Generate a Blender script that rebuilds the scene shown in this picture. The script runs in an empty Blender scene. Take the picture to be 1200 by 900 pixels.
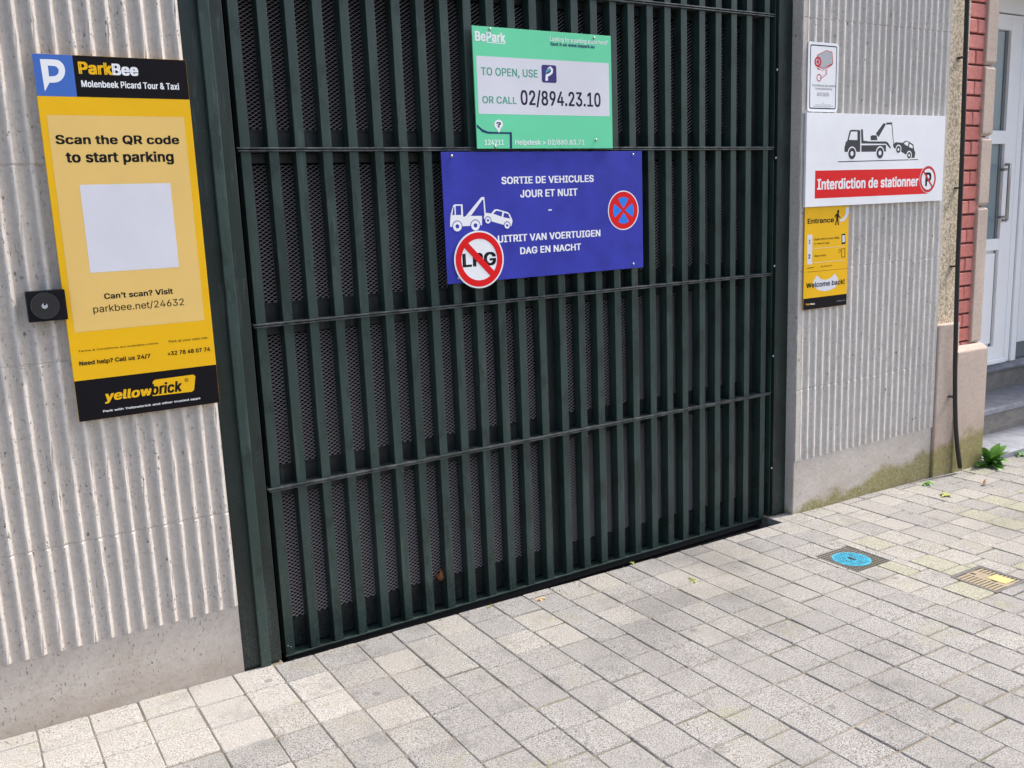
import bpy, bmesh, math, random
import numpy as np
from mathutils import Vector, Matrix
random.seed(7); rng = np.random.default_rng(7)
S = bpy.context.scene
COL = S.collection

# ------------------------------------------------------------------ camera
# world: x along the facade, y into it (gate slats at y = 0), z up; the camera stands 3 m in front
YAW, PITCH, ROLL, FPX = 0.55141, -0.189144, -0.0397565, 1088.27
CAM = Vector((0.0, -3.0, 1.478))
def cam_axes():
    cy, sy, cp, sp, cr, sr = math.cos(YAW), math.sin(YAW), math.cos(PITCH), math.sin(PITCH), math.cos(ROLL), math.sin(ROLL)
    w = Vector((sy*cp, cy*cp, sp)); r = Vector((cy, -sy, 0)); u = r.cross(w)
    return r*cr + u*sr, -r*sr + u*cr, w
RX, UP, FW = cam_axes()
cam = bpy.data.cameras.new('camera'); co = bpy.data.objects.new('camera', cam); COL.objects.link(co)
cam.sensor_width = 36; cam.lens = FPX/1200*36; cam.clip_start = 0.05; cam.clip_end = 3000
M = Matrix((RX, UP, -FW)).transposed().to_4x4(); M.translation = CAM; co.matrix_world = M
S.camera = co

# ------------------------------------------------------------------ light
SUN = Vector((0.60, -0.085, 0.80)).normalized()
wd = bpy.data.worlds.new('World'); S.world = wd; wd.use_nodes = True
nt = wd.node_tree; bg = nt.nodes['Background']; bg.inputs['Strength'].default_value = 0.15
sk = nt.nodes.new('ShaderNodeTexSky'); sk.sky_type = 'NISHITA'; sk.sun_disc = False
sk.sun_elevation = math.asin(SUN.z); sk.sun_rotation = math.atan2(SUN.x, SUN.y)
sk.air_density = 1.0; sk.dust_density = 4.0; sk.ozone_density = 0.6
nt.links.new(sk.outputs[0], bg.inputs[0])
sl = bpy.data.lights.new('sun', 'SUN'); sl.energy = 2.6; sl.angle = math.radians(4); sl.color = (1, .96, .9)
so = bpy.data.objects.new('sun', sl); COL.objects.link(so); so.rotation_euler = SUN.to_track_quat('Z', 'Y').to_euler(); so.location = (4, -4, 8)
S.view_settings.view_transform = 'Standard'; S.view_settings.look = 'None'; S.view_settings.gamma = 1
S.view_settings.exposure = 0.90

# ------------------------------------------------------------------ measuring: a pixel of the 1200 x 900 picture as a point on a plane of the place
def ray(px, py): return FW + RX*((px-600)/FPX) - UP*((py-450)/FPX)
def P(px, py, y):
    d = ray(px, py); t = (y - CAM.y)/d.y
    return CAM.x + d.x*t, CAM.z + d.z*t
def zg(x): return 0.022 - 0.0145*x            # the pavement falls gently to the right
def Gd(px, py):
    d = ray(px, py); t = (zg(1.5)-CAM.z)/d.z
    for _ in range(5): t = (zg(CAM.x+d.x*t)-CAM.z)/d.z
    return CAM.x+d.x*t, CAM.y+d.y*t
def project(v):
    q = Vector(v)-CAM; z = q.dot(FW)
    return 600+FPX*q.dot(RX)/z, 450-FPX*q.dot(UP)/z

# ------------------------------------------------------------------ materials
def srgb(r, g, b):
    f = lambda c: (c/255/12.92) if c/255 <= .04045 else ((c/255+.055)/1.055)**2.4
    return (f(r), f(g), f(b))
class Mat:
    def __init__(s, name, rough=.6, metal=0, spec=.5):
        s.m = bpy.data.materials.new(name); s.m.use_nodes = True; s.t = s.m.node_tree
        s.b = s.t.nodes['Principled BSDF']; s.b.inputs['Roughness'].default_value = rough
        s.b.inputs['Metallic'].default_value = metal; s.b.inputs['Specular IOR Level'].default_value = spec
        s.h = None
    def n(s, k, **kw):
        x = s.t.nodes.new(k)
        for a, b in kw.items():
            if a in x.inputs: x.inputs[a].default_value = b
            else: setattr(x, a, b)
        return x
    def l(s, a, b): s.t.links.new(a, b)
    def pos(s, scale=(1, 1, 1), rand=0):
        g = s.n('ShaderNodeNewGeometry'); m = s.n('ShaderNodeMapping'); m.inputs['Scale'].default_value = scale
        s.l(g.outputs['Position'], m.inputs['Vector'])
        if rand:
            o = s.n('ShaderNodeObjectInfo'); c = s.n('ShaderNodeMath', operation='MULTIPLY'); c.inputs[1].default_value = rand
            s.l(o.outputs['Random'], c.inputs[0]); s.l(c.outputs[0], m.inputs['Location'])
        return m.outputs[0]
    def noise(s, v, scale, detail=4, rough=.6):
        x = s.n('ShaderNodeTexNoise'); x.inputs['Scale'].default_value = scale; x.inputs['Detail'].default_value = detail; x.inputs['Roughness'].default_value = rough
        s.l(v, x.inputs['Vector']); return x.outputs['Fac']
    def vor(s, v, scale, feature='F1'):
        x = s.n('ShaderNodeTexVoronoi'); x.feature = feature; x.inputs['Scale'].default_value = scale; s.l(v, x.inputs['Vector']); return x.outputs['Distance']
    def ramp(s, f, *stops):
        r = s.n('ShaderNodeValToRGB'); e = r.color_ramp.elements
        while len(e) < len(stops): e.new(.5)
        for i, (p, c) in enumerate(stops):
            e[i].position = p; e[i].color = (c, c, c, 1) if isinstance(c, (int, float)) else (*c, 1)
        s.l(f, r.inputs[0]); return r.outputs[0]
    def mix(s, f, a, b, mode='MIX'):
        x = s.n('ShaderNodeMix'); x.data_type = 'RGBA'; x.blend_type = mode
        for v, k in ((f, 0), (a, 6), (b, 7)):
            if isinstance(v, (int, float)) and k == 0: x.inputs[0].default_value = v
            elif isinstance(v, tuple): x.inputs[k].default_value = (*v, 1)
            else: s.l(v, x.inputs[k])
        return x.outputs[2]
    def math(s, op, a, b=None):
        x = s.n('ShaderNodeMath', operation=op)
        for i, v in enumerate((a, b)):
            if v is None: continue
            if isinstance(v, (int, float)): x.inputs[i].default_value = v
            else: s.l(v, x.inputs[i])
        return x.outputs[0]
    def color(s, c):
        if isinstance(c, tuple): s.b.inputs['Base Color'].default_value = (*c, 1)
        else: s.l(c, s.b.inputs['Base Color'])
        return s
    def bump(s, h, dist=.002, strength=1):
        x = s.n('ShaderNodeBump'); x.inputs['Strength'].default_value = strength; x.inputs['Distance'].default_value = dist
        s.l(h, x.inputs['Height'])
        if s.h: s.l(s.h, x.inputs['Normal'])
        s.h = x.outputs[0]; s.l(s.h, s.b.inputs['Normal']); return s

def concrete(name, base, pits=True, moss=False, dark=.86, streak=True):
    m = Mat(name, .85, 0, .3); v = m.pos()
    n1 = m.noise(v, 3.2, 6, .65); n2 = m.noise(v, 60, 5, .7); n3 = m.noise(m.pos((3, 3, .9)), 2.0, 5, .6)
    c = m.mix(m.ramp(n1, (.35, 0), (.65, 1)), tuple(x*dark for x in base), base)
    c = m.mix(m.ramp(n3, (.45, 0), (.62, .35)), c, tuple(x*1.12 for x in base))
    c = m.mix(m.ramp(n2, (.3, .55), (.55, 0)), c, tuple(x*.62 for x in base))
    h = n2
    if pits:
        vp = m.pos((1, 1, .5)); ir = m.noise(vp, 150, 3, .6); pm = m.ramp(ir, (.335, 1), (.385, 0))
        den = m.ramp(m.noise(v, 11, 6, .8), (.40, .05), (.60, 1)); pm = m.math('MULTIPLY', pm, den)
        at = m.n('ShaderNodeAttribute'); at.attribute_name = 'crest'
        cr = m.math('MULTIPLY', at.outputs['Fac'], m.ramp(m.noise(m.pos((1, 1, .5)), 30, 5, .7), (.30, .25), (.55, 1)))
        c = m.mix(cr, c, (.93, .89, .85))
        hx = m.ramp(m.noise(m.pos((1, 1, .35)), 1.7, 5, .7), (.35, 0), (.68, .38)); c = m.mix(hx, c, tuple(q*x*.80 for q, x in zip((.98, 1.0, 1.02), base)))
        c = m.mix(pm, c, tuple(x*.32 for x in base))
        big = m.ramp(m.vor(m.pos((1, 1, .6)), 22), (.07, 1), (.11, 0)); c = m.mix(m.math('MULTIPLY', big, m.ramp(m.noise(v, 7, 3), (.48, 0), (.56, .95))), c, tuple(x*.3 for x in base))
        h = m.math('SUBTRACT', n2, m.math('MULTIPLY', pm, 1.5))
    gs = m.n('ShaderNodeSeparateXYZ'); m.l(m.pos(), gs.inputs[0])     # dirt splashed up the foot of the wall
    dz_ = m.math('MULTIPLY', m.ramp(gs.outputs['Z'], (.02, .75), (.34, 0)), m.ramp(m.noise(m.pos((1, 1, 2)), 5, 6, .7), (.38, .2), (.62, 1)))
    c = m.mix(dz_, c, tuple(q*x for q, x in zip((.66, .60, .54), base)))
    if moss:
        g = m.n('ShaderNodeSeparateXYZ'); m.l(m.pos(), g.inputs[0])
        # moss climbs the foot of the wall, higher towards its right end
        hx = m.math('MULTIPLY', m.math('SUBTRACT', g.outputs['X'], 3.30), .125)
        lim = m.math('ADD', m.math('ADD', hx, .03), m.math('MULTIPLY', m.math('SUBTRACT', m.noise(v, 9, 5, .7), .5), .20))
        f = m.math('MULTIPLY', m.math('SUBTRACT', lim, m.math('ADD', g.outputs['Z'], .035)), 22)
        f = m.ramp(f, (0, 0), (1, .92))
        f = m.math('MULTIPLY', f, m.ramp(m.noise(v, 70, 5, .75), (.33, .25), (.52, 1)))
        mc = m.mix(m.noise(v, 30, 4), (.15, .14, .035), (.36, .31, .11))
        c = m.mix(f, c, mc)
    m.color(c); m.bump(h, .0016, .8); m.bump(n1, .006, .25)
    return m.m

MT = {}
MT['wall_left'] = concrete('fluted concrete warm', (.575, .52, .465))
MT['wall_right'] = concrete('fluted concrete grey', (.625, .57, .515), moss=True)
MT['lintel'] = concrete('lintel concrete', (.45, .42, .39))
MT['stone'] = concrete('weathered stone', (.56, .45, .38), pits=False, moss=True)
MT['quoin'] = concrete('hammered stone', (.58, .465, .39), pits=False)
m = Mat('blue stone', .55); v = m.pos(); n = m.noise(v, 8, 6, .7)
m.color(m.mix(m.ramp(n, (.35, 0), (.65, 1)), (.16, .17, .195), (.30, .315, .35))); m.bump(m.noise(v, 90, 4), .001, .6); MT['bluestone'] = m.m
m = Mat('step riser stone', .75); v = m.pos((1, 1, 3)); n = m.noise(v, 8, 6, .7)
m.color(m.mix(m.ramp(n, (.35, 0), (.65, 1)), (.14, .13, .12), (.26, .235, .21))); m.bump(m.noise(v, 90, 4), .001, .6); MT['riser'] = m.m

m = Mat('roughcast', .95, 0, .2); v = m.pos(); n = m.noise(v, 75, 5, .75)
c = m.mix(m.ramp(n, (.33, 0), (.6, 1)), (.22, .17, .11), (.85, .72, .54)); c = m.mix(m.ramp(m.vor(v, 110), (.1, .5), (.3, 0)), c, (.80, .70, .55))
m.color(c); m.bump(n, .008, 1); MT['roughcast'] = m.m

m = Mat('painted brick', .7, 0, .4); v = m.pos(rand=9); n = m.noise(v, 45, 5, .7)
oi = m.n('ShaderNodeObjectInfo'); c = m.mix(oi.outputs['Random'], (.62, .20, .16), (.72, .27, .23)); c = m.mix(m.ramp(n, (.3, .55), (.6, 0)), c, (.42, .12, .10))
m.color(c); m.bump(n, .0025, .8); MT['brick'] = m.m
m = Mat('brick joint', .9); m.color((.10, .035, .03)); MT['joint'] = m.m

def green(name, a, b, rough):
    m = Mat(name, rough, 0, .45); v = m.pos(rand=5); n = m.noise(m.pos((1, 1, .25), 5), 14, 6, .7)
    c = m.mix(m.ramp(n, (.4, 0), (.66, 1)), a, b)
    k = m.ramp(m.noise(m.pos((6, 6, .55), 5), 5, 6, .75), (.56, 0), (.66, .35)); c = m.mix(k, c, (.085, .11, .10))
    w = m.ramp(m.noise(m.pos((1, 1, .5), 5), 11, 6, .7), (.52, 0), (.58, .75)); c = m.mix(w, c, tuple(x*.55 for x in a))
    sp = m.ramp(m.vor(v, 55), (.035, 1), (.06, 0)); c = m.mix(m.math('MULTIPLY', sp, m.ramp(m.noise(v, 12, 2), (.5, 0), (.56, .8))), c, (.30, .34, .32))
    g = m.n('ShaderNodeSeparateXYZ'); m.l(m.pos(), g.inputs[0])   # dust splashed up from the pavement
    d = m.ramp(g.outputs['Z'], (0, .8), (.45, .08)); c = m.mix(m.math('MULTIPLY', d, m.ramp(m.noise(v, 190, 4, .8), (.48, 0), (.66, .4))), c, (.2, .2, .17))
    m.color(c); m.bump(m.noise(v, 120, 3), .0006, .4); return m.m
MT['slat'] = green('dark green gate paint', (.019, .040, .034), (.030, .056, .049), .40)
MT['post'] = green('darker green post paint', (.007, .016, .013), (.013, .026, .021), .45)
MT['dark_steel'] = green('blackish green steel', (.008, .011, .011), (.014, .018, .018), .5)
m = Mat('worn steel edge', .38, .5); m.color(m.mix(m.ramp(m.noise(m.pos(), 25, 5, .7), (.4, 0), (.6, 1)), (.05, .058, .057), (.13, .14, .14))); MT['rail'] = m.m
m = Mat('expanded metal', .5, 0); m.color(m.mix(m.noise(m.pos(), 20, 3), (.50, .41, .37), (.68, .57, .52))); MT['mesh'] = m.m
m = Mat('black rubber', .7); m.color((.010, .010, .010)); MT['black'] = m.m
m = Mat('cable black', .45); m.color((.013, .012, .013)); MT['pipe'] = m.m
m = Mat('zinc screw', .3, .9); m.color((.45, .45, .45)); MT['screw'] = m.m
m = Mat('garage dark', .95); m.color((.02, .02, .02)); MT['garage'] = m.m
m = Mat('channel dirt', .95); m.color((.022, .020, .018)); MT['channel'] = m.m

def flat(name, c, rough=.45, grain=.05, scale=3):
    m = Mat(name, rough, 0, .22 if sum(c) > .06 else .10); n = m.noise(m.pos(), scale, 6, .65)
    m.color(m.mix(m.ramp(n, (.35, 0), (.7, 1)), tuple(x*(1-grain) for x in c), tuple(min(1, x*(1+grain)) for x in c)))
    return m.m
F = {
 'white': flat('sign white', (.84, .85, .87)), 'paper': flat('off white print', (.70, .70, .76)), 'black': flat('print black', (.008, .007, .009), .6),
 'ink': flat('ink', (.010, .010, .012)), 'yellow': flat('sign yellow', (.84, .47, .006), .5), 'paleyellow': flat('pale yellow panel', (.80, .54, .17), .5, .04),
 'pblue': flat('parking blue', (.055, .15, .50), .5), 'blue': flat('sign blue', (.038, .046, .38), .4, .14, 9), 'red': flat('sign red', (.72, .008, .012), .4),
 'mint': flat('mint green', (.15, .68, .38), .45, .04), 'mintdark': flat('mint ink', (.10, .36, .25)), 'navy': flat('navy ink', (.012, .035, .12)),
 'violet': flat('violet icon', (.05, .035, .18)), 'cyan': flat('cyan', (.10, .42, .55)), 'rblue': flat('round sign blue', (.02, .22, .80)),
 'grey': flat('dark grey print', (.045, .047, .055)), 'lgrey': flat('light grey print', (.42, .44, .47)), 'digit': flat('digit violet', (.018, .012, .045)),
 'camred': flat('camera red', (.55, .02, .035)), 'orangeink': flat('pale line', (.75, .60, .35)),
}
def paver_mat(name, lo, hi, tint, joint=1.0):
    m = Mat(name, .82, 0, .3); v = m.pos(); oi = m.n('ShaderNodeObjectInfo')
    sp = m.noise(v, 230, 4, .9); c = m.mix(m.ramp(sp, (.43, 0), (.52, 1)), lo, hi)
    sp2 = m.vor(v, 150); c = m.mix(m.ramp(sp2, (.14, .7), (.28, 0)), c, tuple(x*.45 for x in lo))
    c = m.mix(m.math('MULTIPLY', oi.outputs['Random'], .30), c, tint)
    st = m.ramp(m.noise(v, 2.3, 6, .65), (.42, 0), (.66, .42)); c = m.mix(st, c, tuple(x*.96 for x in tint))
    d = m.ramp(m.noise(v, 7, 6, .7), (.30, .30), (.46, 0)); c = m.mix(d, c, tuple(x*.7 for x in lo))
    w = m.ramp(m.noise(v, .9, 5, .6), (.36, .42), (.52, 0)); c = m.mix(w, c, tuple(x*1.05 for x in lo))      # worn and dirty patches
    gm = m.ramp(m.vor(v, 4.3), (.05, .5), (.07, 0)); c = m.mix(gm, c, (.10, .10, .10))                       # old chewing gum
    mo = m.math('MULTIPLY', m.ramp(m.noise(v, 3.1, 5, .75), (.57, 0), (.68, .5)), m.ramp(m.noise(v, 60, 4, .8), (.42, 0), (.6, 1))); c = m.mix(mo, c, (.26, .255, .12))
    m.color(c); m.bump(sp, .0012, .9); m.bump(m.noise(v, 30, 4), .003, .4); return m.m
PV = {
 'light': paver_mat('pale limed paver', (.14, .13, .12), (.50, .478, .445), (.37, .35, .325)),
 'grey': paver_mat('granite grey paver', (.055, .053, .051), (.40, .386, .372), (.235, .226, .215)),
 'warm': paver_mat('warm granite paver', (.08, .076, .071), (.42, .403, .38), (.265, .252, .234)),
 'pale': paver_mat('pale sandy paver', (.10, .094, .085), (.45, .432, .40), (.31, .293, .268)),
 'moss': paver_mat('yellowish mossy paver', (.10, .097, .073), (.43, .42, .35), (.29, .285, .20)),
}
m = Mat('joint sand', .95); v = m.pos()
c = m.mix(m.ramp(m.noise(v, 4, 5, .7), (.42, 0), (.62, 1)), (.11, .09, .07), (.09, .095, .03)); c = m.mix(m.ramp(m.noise(v, 1.3, 4), (.45, 0), (.6, 1)), c, (.24, .20, .16))
m.color(c); m.bump(m.noise(v, 200, 3), .002, 1); MT['sand'] = m.m
m = Mat('asphalt', .9); v = m.pos(); m.color(m.mix(m.noise(v, 150, 4), (.035, .035, .036), (.075, .074, .072))); m.bump(m.noise(v, 200, 3), .003, 1); MT['asphalt'] = m.m
m = Mat('leaf green', .45, 0, .5); v = m.pos(rand=3); m.color(m.mix(m.noise(v, 30, 3), (.05, .17, .02), (.16, .36, .05))); MT['leaf'] = m.m
m = Mat('leaf yellow green', .5); v = m.pos(rand=3); m.color(m.mix(m.noise(v, 40, 3), (.25, .33, .05), (.48, .46, .12))); MT['leafy'] = m.m
m = Mat('dry leaf', .7); v = m.pos(rand=3); m.color(m.mix(m.noise(v, 60, 3), (.22, .075, .03), (.42, .17, .07))); MT['dry'] = m.m
m = Mat('tan leaf', .7); m.color((.42, .30, .17)); MT['tan'] = m.m
m = Mat('grit brown', .9); m.color(m.mix(m.noise(m.pos(), 60, 3), (.07, .055, .04), (.26, .21, .15))); MT['grit'] = m.m
m = Mat('upvc white', .35); m.color(m.mix(m.noise(m.pos(), 4, 4), (.86, .87, .89), (.90, .91, .93))); MT['upvc'] = m.m
m = Mat('upvc grey edge', .5); m.color((.16, .18, .19)); MT['gasket'] = m.m
m = Mat('frosted glass', .22, 0, .6); m.color((.20, .27, .31)); MT['glass'] = m.m
m = Mat('brushed steel', .3, 1); m.color((.45, .44, .42)); MT['steel'] = m.m
m = Mat('cast iron cover', .7, .2); v = m.pos(); m.color(m.mix(m.noise(v, 40, 4), (.07, .07, .075), (.17, .16, .16))); m.bump(m.noise(v, 150, 3), .001, .6); MT['iron'] = m.m
m = Mat('rusty pale iron', .75, .1); v = m.pos(); m.color(m.mix(m.noise(v, 30, 5, .7), (.20, .16, .11), (.36, .295, .205))); m.bump(m.noise(v, 150, 3), .001, .6); MT['rust'] = m.m
m = Mat('cyan cover paint', .5); v = m.pos(); m.color(m.mix(m.ramp(m.noise(v, 60, 5, .7), (.38, 0), (.54, 1)), (.05, .15, .20), (.03, .36, .52))); MT['cyanpaint'] = m.m
m = Mat('yellow paint', .6); v = m.pos(); m.color(m.mix(m.noise(v, 50, 4), (.36, .30, .10), (.55, .47, .19))); MT['ypaint'] = m.m

# ------------------------------------------------------------------ objects
def link(o, parent=None):
    COL.objects.link(o)
    if parent is not None: o.parent = parent
    return o
def wloc(p):
    v = Vector((0, 0, 0))
    while p is not None: v += p.location; p = p.parent
    return v
def thing(name, label, cat, loc, group=None):
    o = bpy.data.objects.new(name, None); o.location = loc; o.empty_display_size = .1; link(o)
    o['label'] = label; o['category'] = cat
    if group: o['group'] = group
    return o
def mesh(name, verts, faces, mt, parent=None, smooth=False, kind=None, loc=None):
    """vertices in world coordinates; the object's origin is put at loc (default: the parent's)"""
    me = bpy.data.meshes.new(name); base = wloc(parent); o0 = Vector(loc) if loc is not None else base
    me.from_pydata([tuple(Vector(v)-o0) for v in verts], [], faces); me.materials.append(mt)
    if smooth: me.polygons.foreach_set('use_smooth', [True]*len(me.polygons))
    me.update(); o = bpy.data.objects.new(name, me); link(o, parent); o.location = o0-base
    if kind: o['kind'] = kind
    return o
def boxd(x0, x1, y0, y1, z0, z1):
    v = [(x, y, z) for z in (z0, z1) for y in (y0, y1) for x in (x0, x1)]
    return v, [(0, 2, 3, 1), (4, 5, 7, 6), (0, 1, 5, 4), (2, 6, 7, 3), (0, 4, 6, 2), (1, 3, 7, 5)]
def join(*ds):
    V, Fs = [], []
    for v, f in ds:
        k = len(V); V += list(v); Fs += [tuple(i+k for i in q) for q in f]
    return V, Fs
def box(name, b, mt, parent=None, bev=0, kind=None):
    o = mesh(name, *boxd(*b), mt, parent, kind=kind)
    if bev: bevel(o, bev)
    return o
def bevel(o, w, seg=2):
    bm = bmesh.new(); bm.from_mesh(o.data)
    bmesh.ops.bevel(bm, geom=list(bm.edges), offset=w, segments=seg, affect='EDGES', profile=.6, clamp_overlap=True)
    bm.to_mesh(o.data); bm.free()
def jitter(o, amt, cuts=0):
    bm = bmesh.new(); bm.from_mesh(o.data)
    if cuts: bmesh.ops.subdivide_edges(bm, edges=list(bm.edges), cuts=cuts, use_grid_fill=True)
    for v in bm.verts: v.co += Vector((random.uniform(-amt, amt), random.uniform(-amt, amt), random.uniform(-amt, amt)))
    bm.to_mesh(o.data); bm.free()
def tube(name, pts, r, mt, parent=None, seg=10, rs=None, flat_=1.0):
    pts = [Vector(p) for p in pts]; V, Fs = [], []
    for i, p in enumerate(pts):
        t = (pts[min(i+1, len(pts)-1)]-pts[max(i-1, 0)]).normalized()
        a = t.cross(Vector((0, 1, 0)) if abs(t.y) < .9 else Vector((1, 0, 0))).normalized(); b = t.cross(a)
        rr = rs[i] if rs else r
        for k in range(seg):
            an = 2*math.pi*k/seg; V.append(p + a*math.cos(an)*rr + b*math.sin(an)*rr*flat_)
        if i:
            for k in range(seg):
                Fs.append(((i-1)*seg+k, (i-1)*seg+(k+1) % seg, i*seg+(k+1) % seg, i*seg+k))
    Fs.append(tuple(range(seg))[::-1]); Fs.append(tuple((len(pts)-1)*seg+k for k in range(seg)))
    return mesh(name, V, Fs, mt, parent, smooth=True)
def discd(x, y0, y1, z, r, n=32):
    V = [(x+r*math.cos(2*math.pi*k/n), y, z+r*math.sin(2*math.pi*k/n)) for y in (y0, y1) for k in range(n)]
    Fs = [tuple(range(n)), tuple(range(n, 2*n))[::-1]] + [(k, n+k, n+(k+1) % n, (k+1) % n) for k in range(n)]
    return V, Fs
def screw(parent, x, y, z, r=.005):
    V, Fs = [], []; n = 10
    for j, (rr, d) in enumerate(((r, 0), (r*.95, r*.35), (r*.55, r*.7))):
        for k in range(n): V.append((x+rr*math.cos(2*math.pi*k/n), y-d, z+rr*math.sin(2*math.pi*k/n)))
    for j in range(2):
        for k in range(n): Fs.append((j*n+k, j*n+(k+1) % n, (j+1)*n+(k+1) % n, (j+1)*n+k))
    Fs.append(tuple(2*n+k for k in range(n)))
    return mesh('screw', V, Fs, MT['screw'], parent, smooth=True)

# flat print: filled outlines and lettering lying on a sign's face
def fill_curve(cu):
    o = bpy.data.objects.new('tmp', cu); COL.objects.link(o)
    dg = bpy.context.evaluated_depsgraph_get(); dg.update()
    me = bpy.data.meshes.new_from_object(o.evaluated_get(dg)); bpy.data.objects.remove(o)
    v = [tuple(q.co) for q in me.vertices]; f = [tuple(p.vertices) for p in me.polygons]; bpy.data.meshes.remove(me)
    return v, f
from mathutils.geometry import delaunay_2d_cdt
GLYPHS = {}
def glyph_loops(cu):
    cu.fill_mode = 'NONE'; o = bpy.data.objects.new('tmp', cu); COL.objects.link(o)
    dg = bpy.context.evaluated_depsgraph_get(); dg.update()
    me = bpy.data.meshes.new_from_object(o.evaluated_get(dg)); bpy.data.objects.remove(o)
    co = [(v.co.x, v.co.y) for v in me.vertices]; nxt = {}
    for e in me.edges: nxt.setdefault(e.vertices[0], []).append(e.vertices[1]); nxt.setdefault(e.vertices[1], []).append(e.vertices[0])
    seen, loops = set(), []
    for i in range(len(co)):       # points of one outline follow each other, in the font's own direction
        if i in seen or i not in nxt: continue
        lp = [i]; seen.add(i); j = i+1
        while j in nxt and (j-1) in nxt[j] and j not in seen: lp.append(j); seen.add(j); j += 1
        if len(lp) > 2: loops.append([co[k] for k in lp])
    bpy.data.meshes.remove(me); return loops
def fill_nonzero(loops):
    pts, edges = [], []
    for lp in loops:
        k = len(pts); pts += [Vector(p) for p in lp]; n = len(lp); edges += [(k+i, k+(i+1) % n) for i in range(n)]
    vo, _, fo, *_r = delaunay_2d_cdt(pts, edges, [], 0, 1e-5)
    V = np.array([tuple(v) for v in vo]); T = np.array([f for f in fo if len(f) == 3]); c = V[T].mean(1)
    W = np.zeros(len(c), int)
    for lp in loops:
        A = np.array(lp); B = np.roll(A, -1, 0)
        up = (A[None, :, 1] <= c[:, None, 1]) & (B[None, :, 1] > c[:, None, 1]); dn = (A[None, :, 1] > c[:, None, 1]) & (B[None, :, 1] <= c[:, None, 1])
        cr = (B[None, :, 0]-A[None, :, 0])*(c[:, None, 1]-A[None, :, 1]) - (c[:, None, 0]-A[None, :, 0])*(B[None, :, 1]-A[None, :, 1])
        W += (up & (cr > 0)).sum(1) - (dn & (cr < 0)).sum(1)
    return [tuple(v) for v in V], [tuple(int(i) for i in t) for t, w in zip(T, W) if w != 0]
def letters(txt, bold=0, shear=0, spacing=1):
    """filled outlines of a line of text, 1 unit high; heavier strokes are the union of shifted outlines"""
    V, Fs, x = [], [], 0.0
    for ch in txt:
        key = (ch, bold, shear)
        if key not in GLYPHS:
            cu = bpy.data.curves.new('t', 'FONT'); cu.size = 100; cu.font = FONT or cu.font; cu.shear = shear; cu.resolution_u = 4
            def width(b_):
                cu.body = b_; o = bpy.data.objects.new('tmp', cu); COL.objects.link(o); bpy.context.view_layer.update(); w_ = o.dimensions.x; bpy.data.objects.remove(o); return w_
            adv = width('H'+ch+'H')-width('HH')
            cu.body = ch; lps = glyph_loops(cu) if ch != ' ' else []
            lps = [[(a/100, b/100) for a, b in l] for l in lps]
            if bold > .003 and lps:
                b = bold*1.15; lps = [[(u+du, w+dv) for u, w in l] for du, dv in ((-b, -b*.5), (b, -b*.5), (-b, b*.5), (b, b*.5)) for l in lps]
            GLYPHS[key] = (fill_nonzero(lps) if lps else ([], []), adv/100)
        (v, f), adv = GLYPHS[key]; k = len(V)
        V += [(a+x, b) for a, b in v]; Fs += [tuple(i+k for i in t) for t in f]; x += (adv+bold*.7)*spacing
    return V, Fs
def shape(name, loops, y, mt, parent):
    """loops: closed outlines in (x, z); inner ones become holes"""
    cu = bpy.data.curves.new('c', 'CURVE'); cu.dimensions = '2D'; cu.fill_mode = 'BOTH'
    for lp in loops:
        sp = cu.splines.new('POLY'); sp.points.add(len(lp)-1); sp.use_cyclic_u = True
        for i, (a, b) in enumerate(lp): sp.points[i].co = (a*1000, b*1000, 0, 1)
    v, f = fill_curve(cu)
    return mesh(name, [(a/1000, y, b/1000) for a, b, _ in v], f, mt, parent)
def circ(cx, cz, r, n=48, a0=0): return [(cx+r*math.cos(a0+2*math.pi*k/n), cz+r*math.sin(a0+2*math.pi*k/n)) for k in range(n)]
def rrect(x0, x1, z0, z1, r, n=6):
    out = []
    for cx, cz, a in ((x1-r, z1-r, 0), (x0+r, z1-r, 90), (x0+r, z0+r, 180), (x1-r, z0+r, 270)):
        for k in range(n+1):
            t = math.radians(a+90*k/n); out.append((cx+r*math.cos(t), cz+r*math.sin(t)))
    return out
LAYER = .00016
try:      # the sans serif face that ships with Blender; the built-in one if it is not there
    import os
    FONT = bpy.data.fonts.load(os.path.join(bpy.utils.system_resource('DATAFILES'), 'fonts', 'Inter.woff2'))
except Exception: FONT = None
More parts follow.
